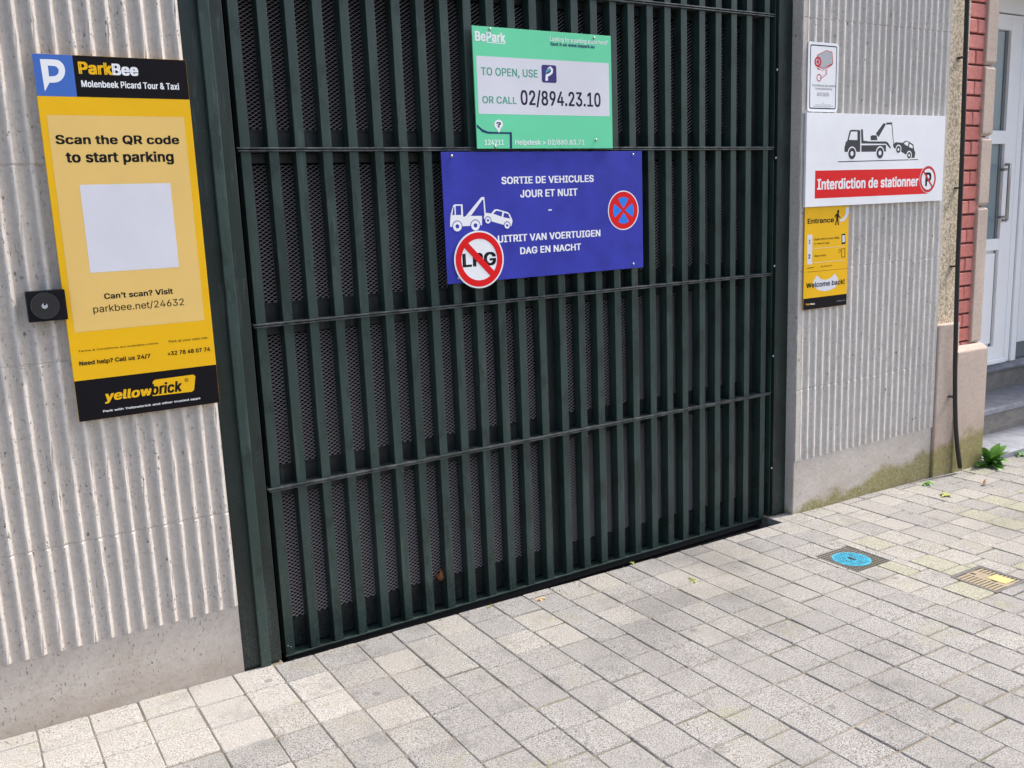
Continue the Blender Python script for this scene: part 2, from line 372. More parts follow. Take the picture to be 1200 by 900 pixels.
class Sign:
    def __init__(s, root, y): s.root, s.y = root, y
    def pts(s, pp, crop=None):
        if crop: ox, oy, k = crop; pp = [(ox+a/k, oy+b/k) for a, b in pp]
        return [P(a, b, s.y) for a, b in pp]
    def poly(s, pp, mt, layer=1, holes=(), name='print', crop=None):
        return shape(name, [s.pts(pp, crop)]+[s.pts(h, crop) for h in holes], s.y-LAYER*layer, F[mt], s.root)
    def rect(s, a, b, mt, layer=1, name='printed_panel'):
        (x0, z1), (x1, z0) = P(*a, s.y), P(*b, s.y)
        return shape(name, [[(x0, z0), (x1, z0), (x1, z1), (x0, z1)]], s.y-LAYER*layer, F[mt], s.root)
    def disc(s, c, rpx, mt, layer=1, name='print', hole=0, crop=None):
        if crop: ox, oy, k = crop; c = (ox+c[0]/k, oy+c[1]/k); rpx /= k; hole /= k
        x, z = P(*c, s.y); r = P(c[0]+rpx, c[1], s.y)[0]-x; lp = [circ(x, z, r)]
        if hole: lp.append(circ(x, z, r*hole/rpx))
        return shape(name, lp, s.y-LAYER*layer, F[mt], s.root)
    def text(s, txt, bl, tr, mt, bold=.0, layer=2, shear=0, crop=None, spacing=1):
        if crop: ox, oy, k = crop; bl = (ox+bl[0]/k, oy+bl[1]/k); tr = (ox+tr[0]/k, oy+tr[1]/k)
        v, f = letters(txt, bold, shear, spacing)
        us = [a[0] for a in v]; vs = [a[1] for a in v]; u0, u1, w0, w1 = min(us), max(us), min(vs), max(vs)
        (x0, z0), (x1, z1) = P(*bl, s.y), P(*tr, s.y)
        V = [(x0+(a-u0)/(u1-u0)*(x1-x0), s.y-LAYER*layer, z0+(b-w0)/(w1-w0)*(z1-z0)) for a, b in v]
        return mesh('lettering', V, f, F[mt], s.root)

# ------------------------------------------------------------------ the ground
gsheet = mesh('ground', [(-400, -400, -.16), (400, -400, -.16), (400, 400, -.16), (-400, 400, -.16)], [(0, 1, 2, 3)], MT['asphalt'], kind='structure', loc=(0, 0, -.16))
YEDGE = -.122      # front edge of the gate's threshold channel
def tilted(x0, x1, y0, y1, dz, dep=.05):
    v = []
    for d in (-dep, 0):
        for y in (y0, y1):
            for x in (x0, x1): v.append((x, y, zg(x)+dz+d))
    return v, boxd(0, 1, 0, 1, 0, 1)[1]
pave = mesh('pavement', *join(tilted(-3, .829, -4.2, -.092, -.0045, .14), tilted(.829, 3.2235, -4.2, YEDGE-.002, -.0042, .14), tilted(3.224, 9, -4.2, .2, -.0042, .14)), MT['sand'], kind='structure', loc=(1.5, -1.5, 0))
pm_variants = {}
def paver_mesh(kind, i):
    if (kind, i) in pm_variants: return pm_variants[(kind, i)]
    b = .030; rn = random.Random(i*7+3)
    j = lambda: rn.uniform(-.010, .010)
    lo = [(-.5, -.5), (.5, -.5), (.5, .5), (-.5, .5)]; V = [(a, c, -.05) for a, c in lo]
    ring = []
    for a, c in lo:      # clipped corners, slightly worn
        k = rn.uniform(.012, .05)
        if a*c > 0: ring += [(a, c-math.copysign(k, c)), (a-math.copysign(k, a), c)]
        else: ring += [(a-math.copysign(k, a), c), (a, c-math.copysign(k, c))]
    # order round the outline
    ring.sort(key=lambda q: math.atan2(q[1], q[0]))
    mid = []
    for q in range(8):
        a, c = ring[q]; mid.append((a+j()*.8, c+j()*.8))
    V = [(a, c, -.03) for a, c in mid] + [(a, c, -.0035) for a, c in mid] + [(a*(1-b*1.6), c*(1-b*1.6), 0) for a, c in mid]
    Fs = [(q, (q+1) % 8, 8+(q+1) % 8, 8+q) for q in range(8)] + [(8+q, 8+(q+1) % 8, 16+(q+1) % 8, 16+q) for q in range(8)] + [tuple(range(16, 24))]
    me = bpy.data.meshes.new('paver'); me.from_pydata(V, [], Fs); me.materials.append(PV[kind]); me.update()
    pm_variants[(kind, i)] = me; return me
COLS = [-1.445, -1.30, -1.16, -1.02, -.88, -.74, -.60, -.46, -.33, -.19, -.055, .084, .225, .366, .514, .66, .792, .93, 1.082, 1.219, 1.357, 1.491, 1.636, 1.775, 1.90, 2.044, 2.178, 2.305, 2.445, 2.583, 2.712, 2.85, 2.98, 3.122, 3.262, 3.40, 3.54, 3.68, 3.82, 3.96, 4.10, 4.24, 4.38, 4.52, 4.66, 4.80, 4.94, 5.08, 5.22, 5.36, 5.50, 5.64, 5.78, 5.92, 6.06, 6.20, 6.34, 6.48, 6.62, 6.76, 6.90, 7.04, 7.18, 7.32]
COVERS = [(3.003, 3.210, -.712, -.496), (3.250, 3.446, -1.148, -.956)]
pav = []
rp = random.Random(11)
for ci in range(len(COLS)-1):
    x0, x1 = COLS[ci], COLS[ci+1]; xm = (x0+x1)/2
    yend = -.112 if xm < .78 else (YEDGE if xm < 3.262 else (-.03 if xm < 3.34 else (-.075 if xm < 4.9 else -.10)))
    y = yend; first = True
    off = 0 if xm < 1.2 else rp.choice([0, 0, .035, .07, .1])
    while y > -4.15:
        L = .1465
        if first and off: L = max(.05, .1465-off)
        if first and xm < .6: L = rp.choice([.1465, .13, .07])
        if xm > .9 and rp.random() < .07: L *= 1.5
        L *= rp.uniform(.985, 1.015)
        pav.append([x0, x1, y-L, y]); y -= L; first = False
pav += [[3.222, 3.262, -.122, -.03]]
items = []
def add_stone(a, b, c, d):
    xm, ym = (a+b)/2, (c+d)/2; r_ = rp.random()
    q_ = (xm-.45)/.70 + max(0, -ym-.35)*.9
    if r_ > q_: kind = 'light'
    elif q_ < 1.2 and ym < -.2: kind = rp.choice(['warm', 'warm', 'grey', 'pale'])
    elif ym > -.50 and xm > 1.25 and rp.random() < .8: kind = rp.choice(['warm', 'pale', 'pale', 'grey'])
    elif xm > 3.0 and ym > -1.15: kind = 'moss' if (r_ < .35) else ('warm' if r_ < .7 else 'pale')
    elif xm > 1.9 and ym > -.85: kind = 'warm' if r_ < .6 else 'grey'
    else: kind = 'grey' if r_ < .92 else 'warm'
    px, py = project((xm, ym, zg(xm))) if (Vector((xm, ym, 0))-CAM).dot(FW) > .3 else (-999, -999)
    vis = -90 < px < 1290 and -60 < py < 990
    dist = (Vector((xm, ym, 0))-CAM).length
    items.append((a, b, c, d, kind, vis, (b-a)*(d-c)/dist**3))
for x0, x1, y0, y1 in pav:
    xm, ym = (x0+x1)/2, (y0+y1)/2; g = .0017
    a, b, c, d = x0+g*rp.uniform(.1, 1.0), x1-g*rp.uniform(.1, 1.0), y0+g*rp.uniform(.6, 2.2), y1-g*rp.uniform(.6, 2.2)
    pieces = [(a, b, c, d)]
    for cx0, cx1, cy0, cy1 in COVERS:        # stones cut round the meter covers
        nw = []
        for a, b, c, d in pieces:
            if a < cx1 and b > cx0 and c < cy1 and d > cy0:
                u0, u1, w0, w1 = cx0-.003, cx1+.003, cy0-.003, cy1+.003
                nw += [(a, u0, c, d), (u1, b, c, d), (max(a, u0), min(b, u1), c, w0), (max(a, u0), min(b, u1), w1, d)]
            else: nw.append((a, b, c, d))
        pieces = [q for q in nw if q[1]-q[0] > .012 and q[3]-q[2] > .012]
    for q in pieces: add_stone(*q)
vis_items = sorted([i for i in items if i[5]], key=lambda i: -i[6]); own = set(id(i) for i in vis_items[:299])
tilt = math.atan(.0145); RV, RF, RM = [], [], []
for it in items:
    a, b, c, d, kind, vis, _ = it; xm, ym = (a+b)/2, (c+d)/2
    hz = zg(xm)+rp.gauss(0, .0008)-.0002+(rp.uniform(-.0015, .002) if rp.random() < .15 and xm > .8 else 0); tx, ty = rp.gauss(0, .005), rp.gauss(0, .005)
    me = paver_mesh(kind, rp.randrange(4))
    if id(it) in own:
        o = bpy.data.objects.new('paver', me); link(o, pave); o.location = Vector((xm, ym, hz))-pave.location
        o.scale = (b-a, d-c, 1); o.rotation_euler = (tx, tilt+ty, 0)
    else:
        k = len(RV)
        for v in me.vertices: RV.append((xm+v.co.x*(b-a), ym+v.co.y*(d-c), zg(xm+v.co.x*(b-a))+hz-zg(xm)+v.co.z))
        for p in me.polygons: RF.append(tuple(k+i for i in p.vertices)); RM.append(list(PV).index(kind))
rest = mesh('farther_pavers', RV, RF, PV['light'], pave, kind='stuff')
rest.data.materials.clear()
for k in PV: rest.data.materials.append(PV[k])
rest.data.polygons.foreach_set('material_index', RM)

# ------------------------------------------------------------------ fluted concrete walls
def fluted(root, x0, x1, yf, anchor, pitch, z_end, z_top, joints, mt, depth, flute0, flute1, thick=.30, crest=.5, seed=1):
    """vertical concave flutes between sharp ribs above a plain foot; pour joints are cut in"""
    rn = random.Random(seed); sub = 12
    xs = []; k = math.floor((flute0-anchor)/pitch)
    x = anchor+k*pitch
    n0 = int(round((flute0-anchor)/pitch)); n1 = int(round((flute1-anchor)/pitch))
    for q in range(n0*sub, n1*sub+1): xs.append(anchor+q*pitch/sub)
    fx0, fx1 = xs[0], xs[-1]
    def prof(x):
        u = (x-anchor)/pitch; u -= math.floor(u); e = min(u, 1-u)*2      # 0 at a rib, 1 in the middle of a flute
        return depth*(1-(.5+.5*math.cos(math.pi*e))**1.35)
    edges = [x0, x0+.004] + [fx0-.0015] + xs + [fx1+.0015] + [x1-.004, x1]
    edges = sorted(set(round(e, 5) for e in edges if x0-1e-6 <= e <= x1+1e-6))
    zs = [-.12, .0, z_end-.10, z_end-.02, z_end-.006, z_end]
    zz = z_end
    zlist = sorted(set([z for j in joints for z in (j-.0045, j-.0012, j+.0012, j+.0045)]))
    z = z_end+.006; rows = [(z, 'f')]
    while z < z_top:
        z += .035; rows.append((z, 'f'))
    rows = [r for r in rows if all(abs(r[0]-j) > .012 for j in joints)] + [(q, 'f') for q in zlist]
    rows.sort(); rows = [(q, 'p') for q in zs] + rows
    lift = {}
    V = []; CW = []; nx = len(edges)
    for (z, t) in rows:
        li = sum(1 for j in joints if z > j)
        if li not in lift: lift[li] = (rn.uniform(-.0012, .0012), rn.uniform(-.0015, .0015), [rn.uniform(-.0012, .0012) for _ in range(80)])
        dy, dx, rb = lift[li]; cut = any(abs(z-j) < .002 for j in joints)
        for x in edges:
            y = yf; cw = 0.0
            inside = fx0-1e-5 <= x <= fx1+1e-5
            if t == 'f' and inside:
                y = yf - .0015 + prof(x) + dy + rb[int((x-fx0)/pitch+.5) % 80]*.5
                y += rn.gauss(0, .0003)
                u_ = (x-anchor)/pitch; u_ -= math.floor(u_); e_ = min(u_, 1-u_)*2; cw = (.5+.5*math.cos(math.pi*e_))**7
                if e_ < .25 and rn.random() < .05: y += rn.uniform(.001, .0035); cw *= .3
            elif t == 'p': y = yf + depth*.62
            else: y = yf + rn.gauss(0, .0002)
            if cut: y += .0024
            xx = x
            if x in (edges[0], edges[-1]): y += .006; xx += (rn.uniform(0, .004) if x == edges[0] else -rn.uniform(0, .004))
            V.append((xx + (dx if t == 'f' and inside else 0), y, z)); CW.append(cw*crest)
    Fs = []
    for r in range(len(rows)-1):
        for c in range(nx-1): Fs.append((r*nx+c, r*nx+c+1, (r+1)*nx+c+1, (r+1)*nx+c))
    yb = yf+thick
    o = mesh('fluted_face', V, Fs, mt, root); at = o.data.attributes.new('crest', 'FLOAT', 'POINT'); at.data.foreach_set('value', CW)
    # sides, back and top
    V2, F2 = [], []
    for side, xe in ((0, x0), (1, x1)):
        b = len(V2); ys = [yf+.006, yf+.05, yb]; m_ = len(rows)
        for r, (z, t) in enumerate(rows):
            for q, y in enumerate(ys):
                V2.append((V[r*nx+(0 if side == 0 else nx-1)][0] if q == 0 else xe, V[r*nx+(0 if side == 0 else nx-1)][1] if q == 0 else y, z))
        for r in range(m_-1):
            for q in range(2):
                f = (b+r*3+q, b+r*3+q+1, b+(r+1)*3+q+1, b+(r+1)*3+q); F2.append(f if side else f[::-1])
    b = len(V2); zt = rows[-1][0]
    V2 += [(x0, yf, zt), (x1, yf, zt), (x1, yb, zt), (x0, yb, zt), (x0, yb, -.12), (x1, yb, -.12)]
    F2 += [(b, b+1, b+2, b+3), (b+3, b+2, b+5, b+4)]
    mesh('wall_core', V2, F2, mt, root)
    return o
YL, YR = -.122, -.08
ZTOP = 3.1
wl = thing('fluted_concrete_wall', 'pale fluted concrete wall left of the green gate, carrying the tall yellow parking sign', 'wall', (-.4, YL, 0))
aL = P(275.6, 713, YL)[0]; xL = P(209, 0, YL)[0]; xL = (xL + P(287, 789, YL)[0])/2
zjL = [P(0, 655, YL)[1], P(40, 428, YL)[1], P(0, 193, YL)[1]]
zjL += [zjL[-1]+.55, zjL[-1]+1.1]
zeL = P(150, 745, YL)[1]
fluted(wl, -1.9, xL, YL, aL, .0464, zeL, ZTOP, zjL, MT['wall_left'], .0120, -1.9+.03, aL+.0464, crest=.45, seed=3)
wr = thing('fluted_concrete_wall', 'grey fluted concrete wall right of the gate with a green mossy foot', 'wall', (3.9, YR, 0))
xR = 3.349; aR = P(948, 0, YR)[0]; eR = P(1090, 503, YR)[0]
zjR = [P(1000, 445, YR)[1], P(1000, 312, YR)[1], P(1000, 26, YR)[1]]; zjR += [zjR[-1]+.5]
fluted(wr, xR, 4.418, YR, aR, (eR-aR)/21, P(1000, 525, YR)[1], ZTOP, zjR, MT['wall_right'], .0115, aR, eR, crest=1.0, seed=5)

# lintel over the gate opening and the dark garage behind
lt = thing('concrete_lintel', 'plain concrete lintel across the top of the green garage gate', 'lintel', (2.0, 0, 2.78))
o = box('lintel_beam', (xL+.002, xR-.002, -.06, .22, 2.78, ZTOP+.03), MT['lintel'], lt, .006)
gi = mesh('garage_interior', [(x, y, z) for z in (-.06, 2.9) for y in (.225, 4.0) for x in (.2, 4.0)], [(0, 1, 3, 2), (4, 6, 7, 5), (2, 3, 7, 6), (0, 2, 6, 4), (1, 5, 7, 3)], MT['garage'], kind='structure', loc=(2, 2, 0))
mesh('threshold_channel', *join(boxd(.70, 3.2235, YEDGE+.001, .225, -.11, -.085)), MT['channel'], kind='structure', loc=(2, 0, -.07))

# ------------------------------------------------------------------ the gate
gate = thing('garage_gate', 'dark green metal garage gate of upright slats over expanded metal', 'gate', (2.05, 0, 0))
SX = [.8766, .9678, 1.0566, 1.1493, 1.242, 1.3353, 1.4268, 1.518, 1.6101, 1.7022, 1.7967, 1.8858, 1.98, 2.0766, 2.1684, 2.2593, 2.3529, 2.4444, 2.5401, 2.6328, 2.7201, 2.82, 2.9127, 3.0018, 3.0936, 3.2007]
ZB = [z+1.478 for z in (-1.5105, -.9078, -.3516, .2075, .767)] + [2.78]
sw = .0325
s0 = box('slat', (SX[0], SX[0]+sw, 0, .045, ZB[0], 2.78), MT['slat'], gate, .0015)
sd = s0.data
for x in SX[1:]:
    o = bpy.data.objects.new('slat', sd); link(o, gate); o.location = (x-SX[0], 0, 0)
    o.rotation_euler = (0, random.gauss(0, .0004), 0)
for i, z in enumerate(ZB[:-1]):
    if i == 0:
        box('bottom_rail', (SX[0]-.002, 3.246, -.003, .05, z-.006, z-.0003), MT['slat'], gate, .001)
        box('bottom_seal', (SX[0]+.004, 3.240, .006, .05, z-.034, z-.0065), MT['black'], gate)
    else:
        box('cross_rail', (SX[0]-.014, 3.262, -.013, .046, z+.0015, z+.0062), MT['rail'], gate, .001)
        box('cross_rail', (SX[0]-.010, 3.255, -.010, .046, z-.0062, z-.0015), MT['rail'], gate, .001)
# frame of each leaf behind the slats
xm0, xm1 = SX[12]+sw+.003, SX[13]-.001
def frame_rails(i):
    z0, z1 = ZB[i], ZB[i+1]
    lo = .100 if i == 0 else .058
    box('frame_rail', (SX[0], 3.235, .0465, .085, z0+.004, z0+lo), MT['dark_steel'], gate, .002)
    box('frame_rail', (SX[0], 3.235, .0465, .085, z1-.040, z1-.008), MT['dark_steel'], gate, .002)
    box('frame_rail', (SX[0]+.003, 3.232, .0467, .060, z0+lo+.001, z0+lo+.009), MT['rail' if False else 'dark_steel'], gate)
for i in range(5): frame_rails(i)
for a, b in ((SX[0]+.002, SX[0]+sw+.014), (xm0-.002, xm1+.002), (3.165, 3.240)):
    box('frame_stile', (a, b, .0455, .088, ZB[0]+.002, 2.775), MT['dark_steel'], gate, .002)
def expanded(x0, x1, z0, z1, y):
    seg, H, w = .0105, .0067, .00088
    nx = int((x1-x0)/seg); nz = int((z1-z0)/H)
    V = np.zeros((nz, nx+1, 2, 3)); I = np.arange(nx+1)[None, :]; K = np.arange(nz)[:, None]
    z = z0+H/2+K*H + np.where((I+K) % 2 == 0, 1, -1)*H*.40
    V[:, :, :, 0] = (x0+I*seg)[:, :, None]
    V[:, :, 0, 2] = z-w; V[:, :, 1, 2] = z+w; V[:, :, 0, 1] = y-.0012; V[:, :, 1, 1] = y+.0012
    idx = np.arange(nz*(nx+1)*2).reshape(nz, nx+1, 2)
    Fq = np.stack([idx[:, :-1, 0], idx[:, 1:, 0], idx[:, 1:, 1], idx[:, :-1, 1]], -1).reshape(-1, 4)
    return V.reshape(-1, 3), Fq
def mesh_panel(x0, x1, z0, z1):
    V, Fq = expanded(x0, x1, z0, z1, .052); V = V - np.array(gate.location)
    me = bpy.data.meshes.new('mesh_panel'); me.vertices.add(len(V)); me.vertices.foreach_set('co', V.ravel())
    me.loops.add(Fq.size); me.loops.foreach_set('vertex_index', Fq.ravel().astype(np.int32)); me.polygons.add(len(Fq))
    me.polygons.foreach_set('loop_start', np.arange(0, Fq.size, 4, dtype=np.int32)); me.polygons.foreach_set('loop_total', np.full(len(Fq), 4, dtype=np.int32))
    me.materials.append(MT['mesh']); me.update(calc_edges=True); me.validate()
    o = bpy.data.objects.new('mesh_panel', me); link(o, gate); o['kind'] = 'stuff'
for i in range(5):
    z0 = ZB[i]+(.105 if i == 0 else .064); z1 = ZB[i+1]-.04
    mesh_panel(SX[0]+sw+.012, xm0, z0, z1); mesh_panel(xm1, 3.170, z0, z1)
for px, py in ((337.5, 757), (341, 758)):
    x, z = P(px, py, 0); screw(gate, x, 0, z, .0022)
for px, py in ((773+8, 348), (782.5, 348), (911, 580)):
    pass
# jambs and posts round the gate
fr = thing('gate_frame', 'dark green steel posts either side of the slatted garage gate', 'gate frame', (.76, -.12, zg(.76)))
box('jamb_plate', (xL+.002, .829, -.108, -.096, zg(.75)+.002, 2.76), MT['post'], fr, .002)
box('guide_tube', (P(231, 0, -.126)[0], P(244.5, 0, -.126)[0], -.126, -.1085, zg(.75)+.001, 2.76), MT['slat'], fr, .003)
box('jamb_side', (.8145, .8285, -.0955, .07, zg(.8)-.04, 2.76), MT['post'], fr, .001)
box('jamb_back', (.8290, .874, .052, .09, -.05, 2.76), MT['dark_steel'], fr)
xp = P(913.5, 0, -.025)[0]
box('post', (xp, xR-.001, -.025, .10, zg(3.3)+.0, 2.76), MT['post'], fr, .003)
box('guide_rail', (3.252, xp-.012, .012, .05, -.04, 2.76), MT['dark_steel'], fr, .001)
box('guide_lip', (xp-.010, xp-.005, -.012, .05, -.04, 2.76), MT['slat'], fr, .001)
for px, py in ((912.8, 82), (910.5, 185), (909, 311.6), (907, 417), (905.6, 548)):
    x, z = P(px, py, -.02); screw(fr, xp-.006, -.022, z, .0055)

# dry leaf stuck behind a slat
lf = thing('dry_leaf', 'curled brown dead leaf caught in the gate mesh near the ground', 'leaf', (0, 0, 0))
x, z = P(517, 674, .03); lf.location = (x, .03, z)
V, Fs = [], []
for i in range(7):
    for j in range(5):
        u, w_ = i/6-.5, j/4-.5
        V.append((x+u*.040+.004*math.sin(9*w_), .032-.020*math.cos(u*5+w_*3)*.6+.006*math.sin(u*17), z+w_*.045*(1-abs(u))+.008*math.sin(u*8)))
for i in range(6):
    for j in range(4): Fs.append((i*5+j, (i+1)*5+j, (i+1)*5+j+1, i*5+j+1))
mesh('blade', V, Fs, MT['dry'], lf, smooth=True)

# ------------------------------------------------------------------ signs
def plate(root, corners_px, y, th, mt, name='panel', bev=.0008, r=0):
    c = [P(a, b, y) for a, b in corners_px]
    x0 = (c[0][0]+c[3][0])/2; x1 = (c[1][0]+c[2][0])/2; z1 = (c[0][1]+c[1][1])/2; z0 = (c[2][1]+c[3][1])/2
    if r:
        lp = rrect(x0, x1, z0, z1, r); n = len(lp)
        V = [(a, y, b) for a, b in lp]+[(a, y+th, b) for a, b in lp]
        mesh(name, V, [tuple(range(n))]+[(k, n+k, n+(k+1) % n, (k+1) % n) for k in range(n)]+[tuple(range(n, 2*n))[::-1]], mt, root)
    else: box(name, (x0, x1, y, y+th, z0, z1), mt, root, bev)
    return x0, x1, z0, z1

# tall yellow parking sign on the left wall
y = YL-.0125
t = thing('parking_sign', 'tall yellow parking sign with black header and footer on the left fluted wall', 'sign', (.5, y, .9))
s = Sign(t, y); q = plate(t, [(36, 63), (216, 69.6), (259, 472), (93.5, 494)], y, .005, F['yellow'])
x0, x1, z0, z1 = q; e = .0004
zc = P(90.3, 113.4, y)[1]; xc = P(84.4, 64, y)[0]; xc = (xc+P(90.3, 113.4, y)[0])/2
rc = lambda a, b, c, d, mt, nm, ly=1: shape(nm, [[(a, c), (b, c), (b, d), (a, d)]], y-LAYER*ly, F[mt], t)
rc(x0+e, xc, zc, z1-e, 'pblue', 'logo_panel'); rc(xc, x1-e, zc, z1-e, 'black', 'header_band')
zf = (P(86.7, 447.3, y)[1]+P(255.7, 426.7, y)[1])/2
rc(x0+e, x1-e, z0+e, zf, 'black', 'footer_band')
c5 = (20, 50, 5.714); c6 = (20, 320, 4.8)
def arc(cx, cy, rx, ry, a0, a1, n=10): return [(cx+rx*math.cos(math.radians(a0+(a1-a0)*k/n)), cy+ry*math.sin(math.radians(a0+(a1-a0)*k/n))) for k in range(n+1)]
s.poly([(152, 110), (235, 112)]+arc(250, 190, 72, 78, -90, 90)[1:]+[(217, 268), (186, 326)], 'white', 2, [[(205, 153), (228, 155)]+arc(243, 190, 36, 34, -80, 80)+[(214, 226)]], 'logo', c5)
s.text('Park', (415, 210), (634, 136), 'yellow', .035, crop=c5); s.text('Bee', (640, 218), (806, 147), 'white', .035, crop=c5)
s.text('Molenbeek Picard Tour & Taxi', (433, 297), (1082, 272), 'white', .022, crop=c5)
a, b = P(52.7, 135, y), P(240.7, 374.3, y); a2, b2 = P(89, 390.7, y), P(214.3, 136.7, y)
rc((a[0]+a2[0])/2, (b[0]+b2[0])/2, (b[1]+a2[1])/2, (a[1]+b2[1])/2, 'paleyellow', 'inner_panel')
s.text('Scan the QR code', (65.7, 169.8), (209.3, 158.8), 'ink', .028)
s.text('to start parking', (78.3, 194), (202.7, 177.3), 'ink', .028)
qs = [P(a_, b_, y) for a_, b_ in ((92.3, 216.6), (199.2, 214.4), (210, 312.7), (106.7, 319.9))]
rc((qs[0][0]+qs[3][0])/2, (qs[1][0]+qs[2][0])/2, (qs[2][1]+qs[3][1])/2, (qs[0][1]+qs[1][1])/2, 'paper', 'blank_code_field', 2)
s.text('Can\u2019t scan? Visit', (122.3, 350.7), (202.3, 337.7), 'ink', .026)
s.text('parkbee.net/24632', (110, 368.8), (215, 349.3), 'ink', .004)
s.text('Terms & Conditions are available online.', (91.7, 412.9), (186, 400.7), 'ink', .006)
s.text('Park at your own risk.', (198, 402.5), (244, 393.9), 'ink', .006)
s.text('Need help? Call us 24/7', (93.3, 430), (176, 414.3), 'ink', .028)
s.text('+32 78 48 07 74', (196.7, 416.9), (246, 406.5), 'ink', .028)
s.text('yellow', (495, 735), (760, 634), 'yellow', .03, shear=.18, crop=c6)
s.poly([(762, 612), (775, 600), (990, 571), (1003, 580), (996, 655), (985, 667), (765, 692), (752, 680), (768, 672)], 'yellow', 2, name='logo', crop=c6)
s.text('brick', (755, 688), (925, 602), 'ink', .03, 3, shear=.18, crop=c6)
s.disc((953, 601), 11, 'ink', 3, hole=8.5, crop=c6); s.text('R', (948, 606), (958, 596), 'ink', .02, 3, crop=c6)
s.text('Park with Yellowbrick and other trusted apps', (485, 787), (1030, 697), 'white', .015, crop=c6)

# black sounder box at its left edge
y = YL-.034
t = thing('speaker_box', 'small black square speaker box with round face, tucked behind the yellow parking sign', 'speaker', (.32, y, 1.05))
q = plate(t, [(29.6, 341.7), (77, 339.5), (79, 375), (34.4, 377.6)], y, .034, F['ink'], 'housing', .0015)
x, z = P(52.8, 358.4, y); r = P(69.3, 358.4, y)[0]-x
mesh('round_face', *discd(x, y-.004, y-.0002, z, r, 40), MT['pipe'], t)
s = Sign(t, y-.004); s.disc((52.8, 358.4), 17.2, 'grey', .5, 'rim', hole=16.4); s.disc((52.4, 358.6), 3.6, 'lgrey', 1, 'hub'); s.disc((52.6, 356.6), 1.5, 'ink', 2, 'keyhole')

# green call-to-open sign
y = -.031
t = thing('call_sign', 'mint green sign with the big white phone number panel, upper one on the gate', 'sign', (2.05, y, 1.9))
s = Sign(t, y); q = plate(t, [(553, 30), (716.3, 42), (717.5, 174), (559, 174)], y, .004, F['mint'])
c7, c8 = (540, 20, 6.316), (540, 100, 6.316)
a, b, c_, d = P(557.9, 65.6, y), P(713.4, 73.8, y), P(714.2, 136.1, y), P(561, 133.6, y)
shape('number_panel', [[((a[0]+d[0])/2, (c_[1]+d[1])/2), ((b[0]+c_[0])/2, (c_[1]+d[1])/2), ((b[0]+c_[0])/2, (a[1]+b[1])/2), ((a[0]+d[0])/2, (a[1]+b[1])/2)]], y-LAYER, F['paper'], t)
s.text('BePark', (105, 176), (328, 118), 'white', .03, crop=c7)
s.poly([(190, 184), (330, 194), (330, 200), (190, 190)], 'white', 1, crop=c7)
s.text('Looking for a parking space here?', (662, 186), (1085, 174), 'white', .01, crop=c7)
s.text('Rent it on www.bepark.eu', (665, 217), (990, 208), 'navy', .03, crop=c7)
s.text('TO OPEN, USE', (150, 443), (568, 390), 'mintdark', .02, crop=c7)
a, b = P(540+600/6.316, 20+484/6.316, y), P(540+706/6.316, 20+358/6.316, y)
shape('app_icon', [rrect(a[0], b[0], a[1], b[1], .008)], y-LAYER*2, F['violet'], t)
s.poly([(625, 470), (628, 425), (655, 415), (668, 400), (662, 380), (645, 392), (640, 380), (662, 364), (682, 385), (680, 415), (662, 432), (645, 440), (644, 472)], 'white', 3, name='logo', crop=c7)
s.poly([(628, 400), (650, 378), (662, 378), (655, 398), (640, 405), (630, 420)], 'cyan', 4, name='logo', crop=c7)
s.text('OR CALL', (160, 133), (413, 86), 'mintdark', .02, crop=c8)
s.text('02/894.23.10', (445, 160), (1033, 52), 'digit', .018, crop=c8)
s.poly([(118, 288), (160, 325), (200, 342), (250, 345), (378, 347), (380, 466), (363, 466), (362, 360), (200, 358), (160, 345), (119, 308)], 'navy', 2, name='route_line', crop=c8)
s.poly([(282, 353), (262, 318)]+arc(279, 288, 32, 34, 140, 400, 16)+[(296, 318)], 'white', 3, name='map_pin', crop=c8)
s.text('?', (264, 312), (296, 272), 'digit', .03, 4, crop=c8)
s.text('124211', (178, 441), (318, 402), 'white', .02, crop=c8)
s.text('Helpdesk > 02/880.83.71', (403, 449), (915, 402), 'white', .012, crop=c8)
for px, py in ((574, 34.3), (696, 44.5), (698.3, 164.1), (580.4, 172)):
    x, z = P(px, py, y); o = screw(t, x, y, z, .0055)

# blue no parking sign
y = -.023
t = thing('exit_sign', 'wide dark blue sign with white tow truck and two lines of French and Dutch', 'sign', (2.0, y, 1.45))
s = Sign(t, y); q = plate(t, [(516, 178), (752.5, 177), (753.5, 313), (525, 333.5)], y, .004, F['blue'])
cb = (500, 170, 4.286)
s.text('SORTIE DE VEHICULES', (376, 197), (838, 150), 'white', .025, crop=cb)
s.text('JOUR ET NUIT', (470, 264), (757, 217), 'white', .025, crop=cb)
s.poly([(611, 323), (628, 322), (628, 329), (611, 330)], 'white', 2, crop=cb)
s.text('UITRIT VAN VOERTUIGEN', (358, 491), (872, 424), 'white', .025, crop=cb)
s.text('DAG EN NACHT', (470, 549), (775, 493), 'white', .025, crop=cb)
ct = (520, 225, 13.333)
s.poly([(98, 490), (108, 350), (150, 205), (175, 193), (293, 193), (303, 385), (320, 388), (345, 376), (585, 372), (597, 380), (597, 520), (100, 545)], 'white', 2, [[(185, 216), (268, 213), (272, 358), (188, 360)], [(150, 240), (165, 232), (170, 358), (133, 361)]], 'tow_truck', ct)
s.poly([(345, 374), (585, 80), (635, 78), (632, 105), (600, 125), (425, 371)], 'white', 2, name='boom', crop=ct)
s.poly([(618, 110), (635, 100), (655, 330), (640, 345), (632, 330)], 'white', 2.3, name='rope', crop=ct)
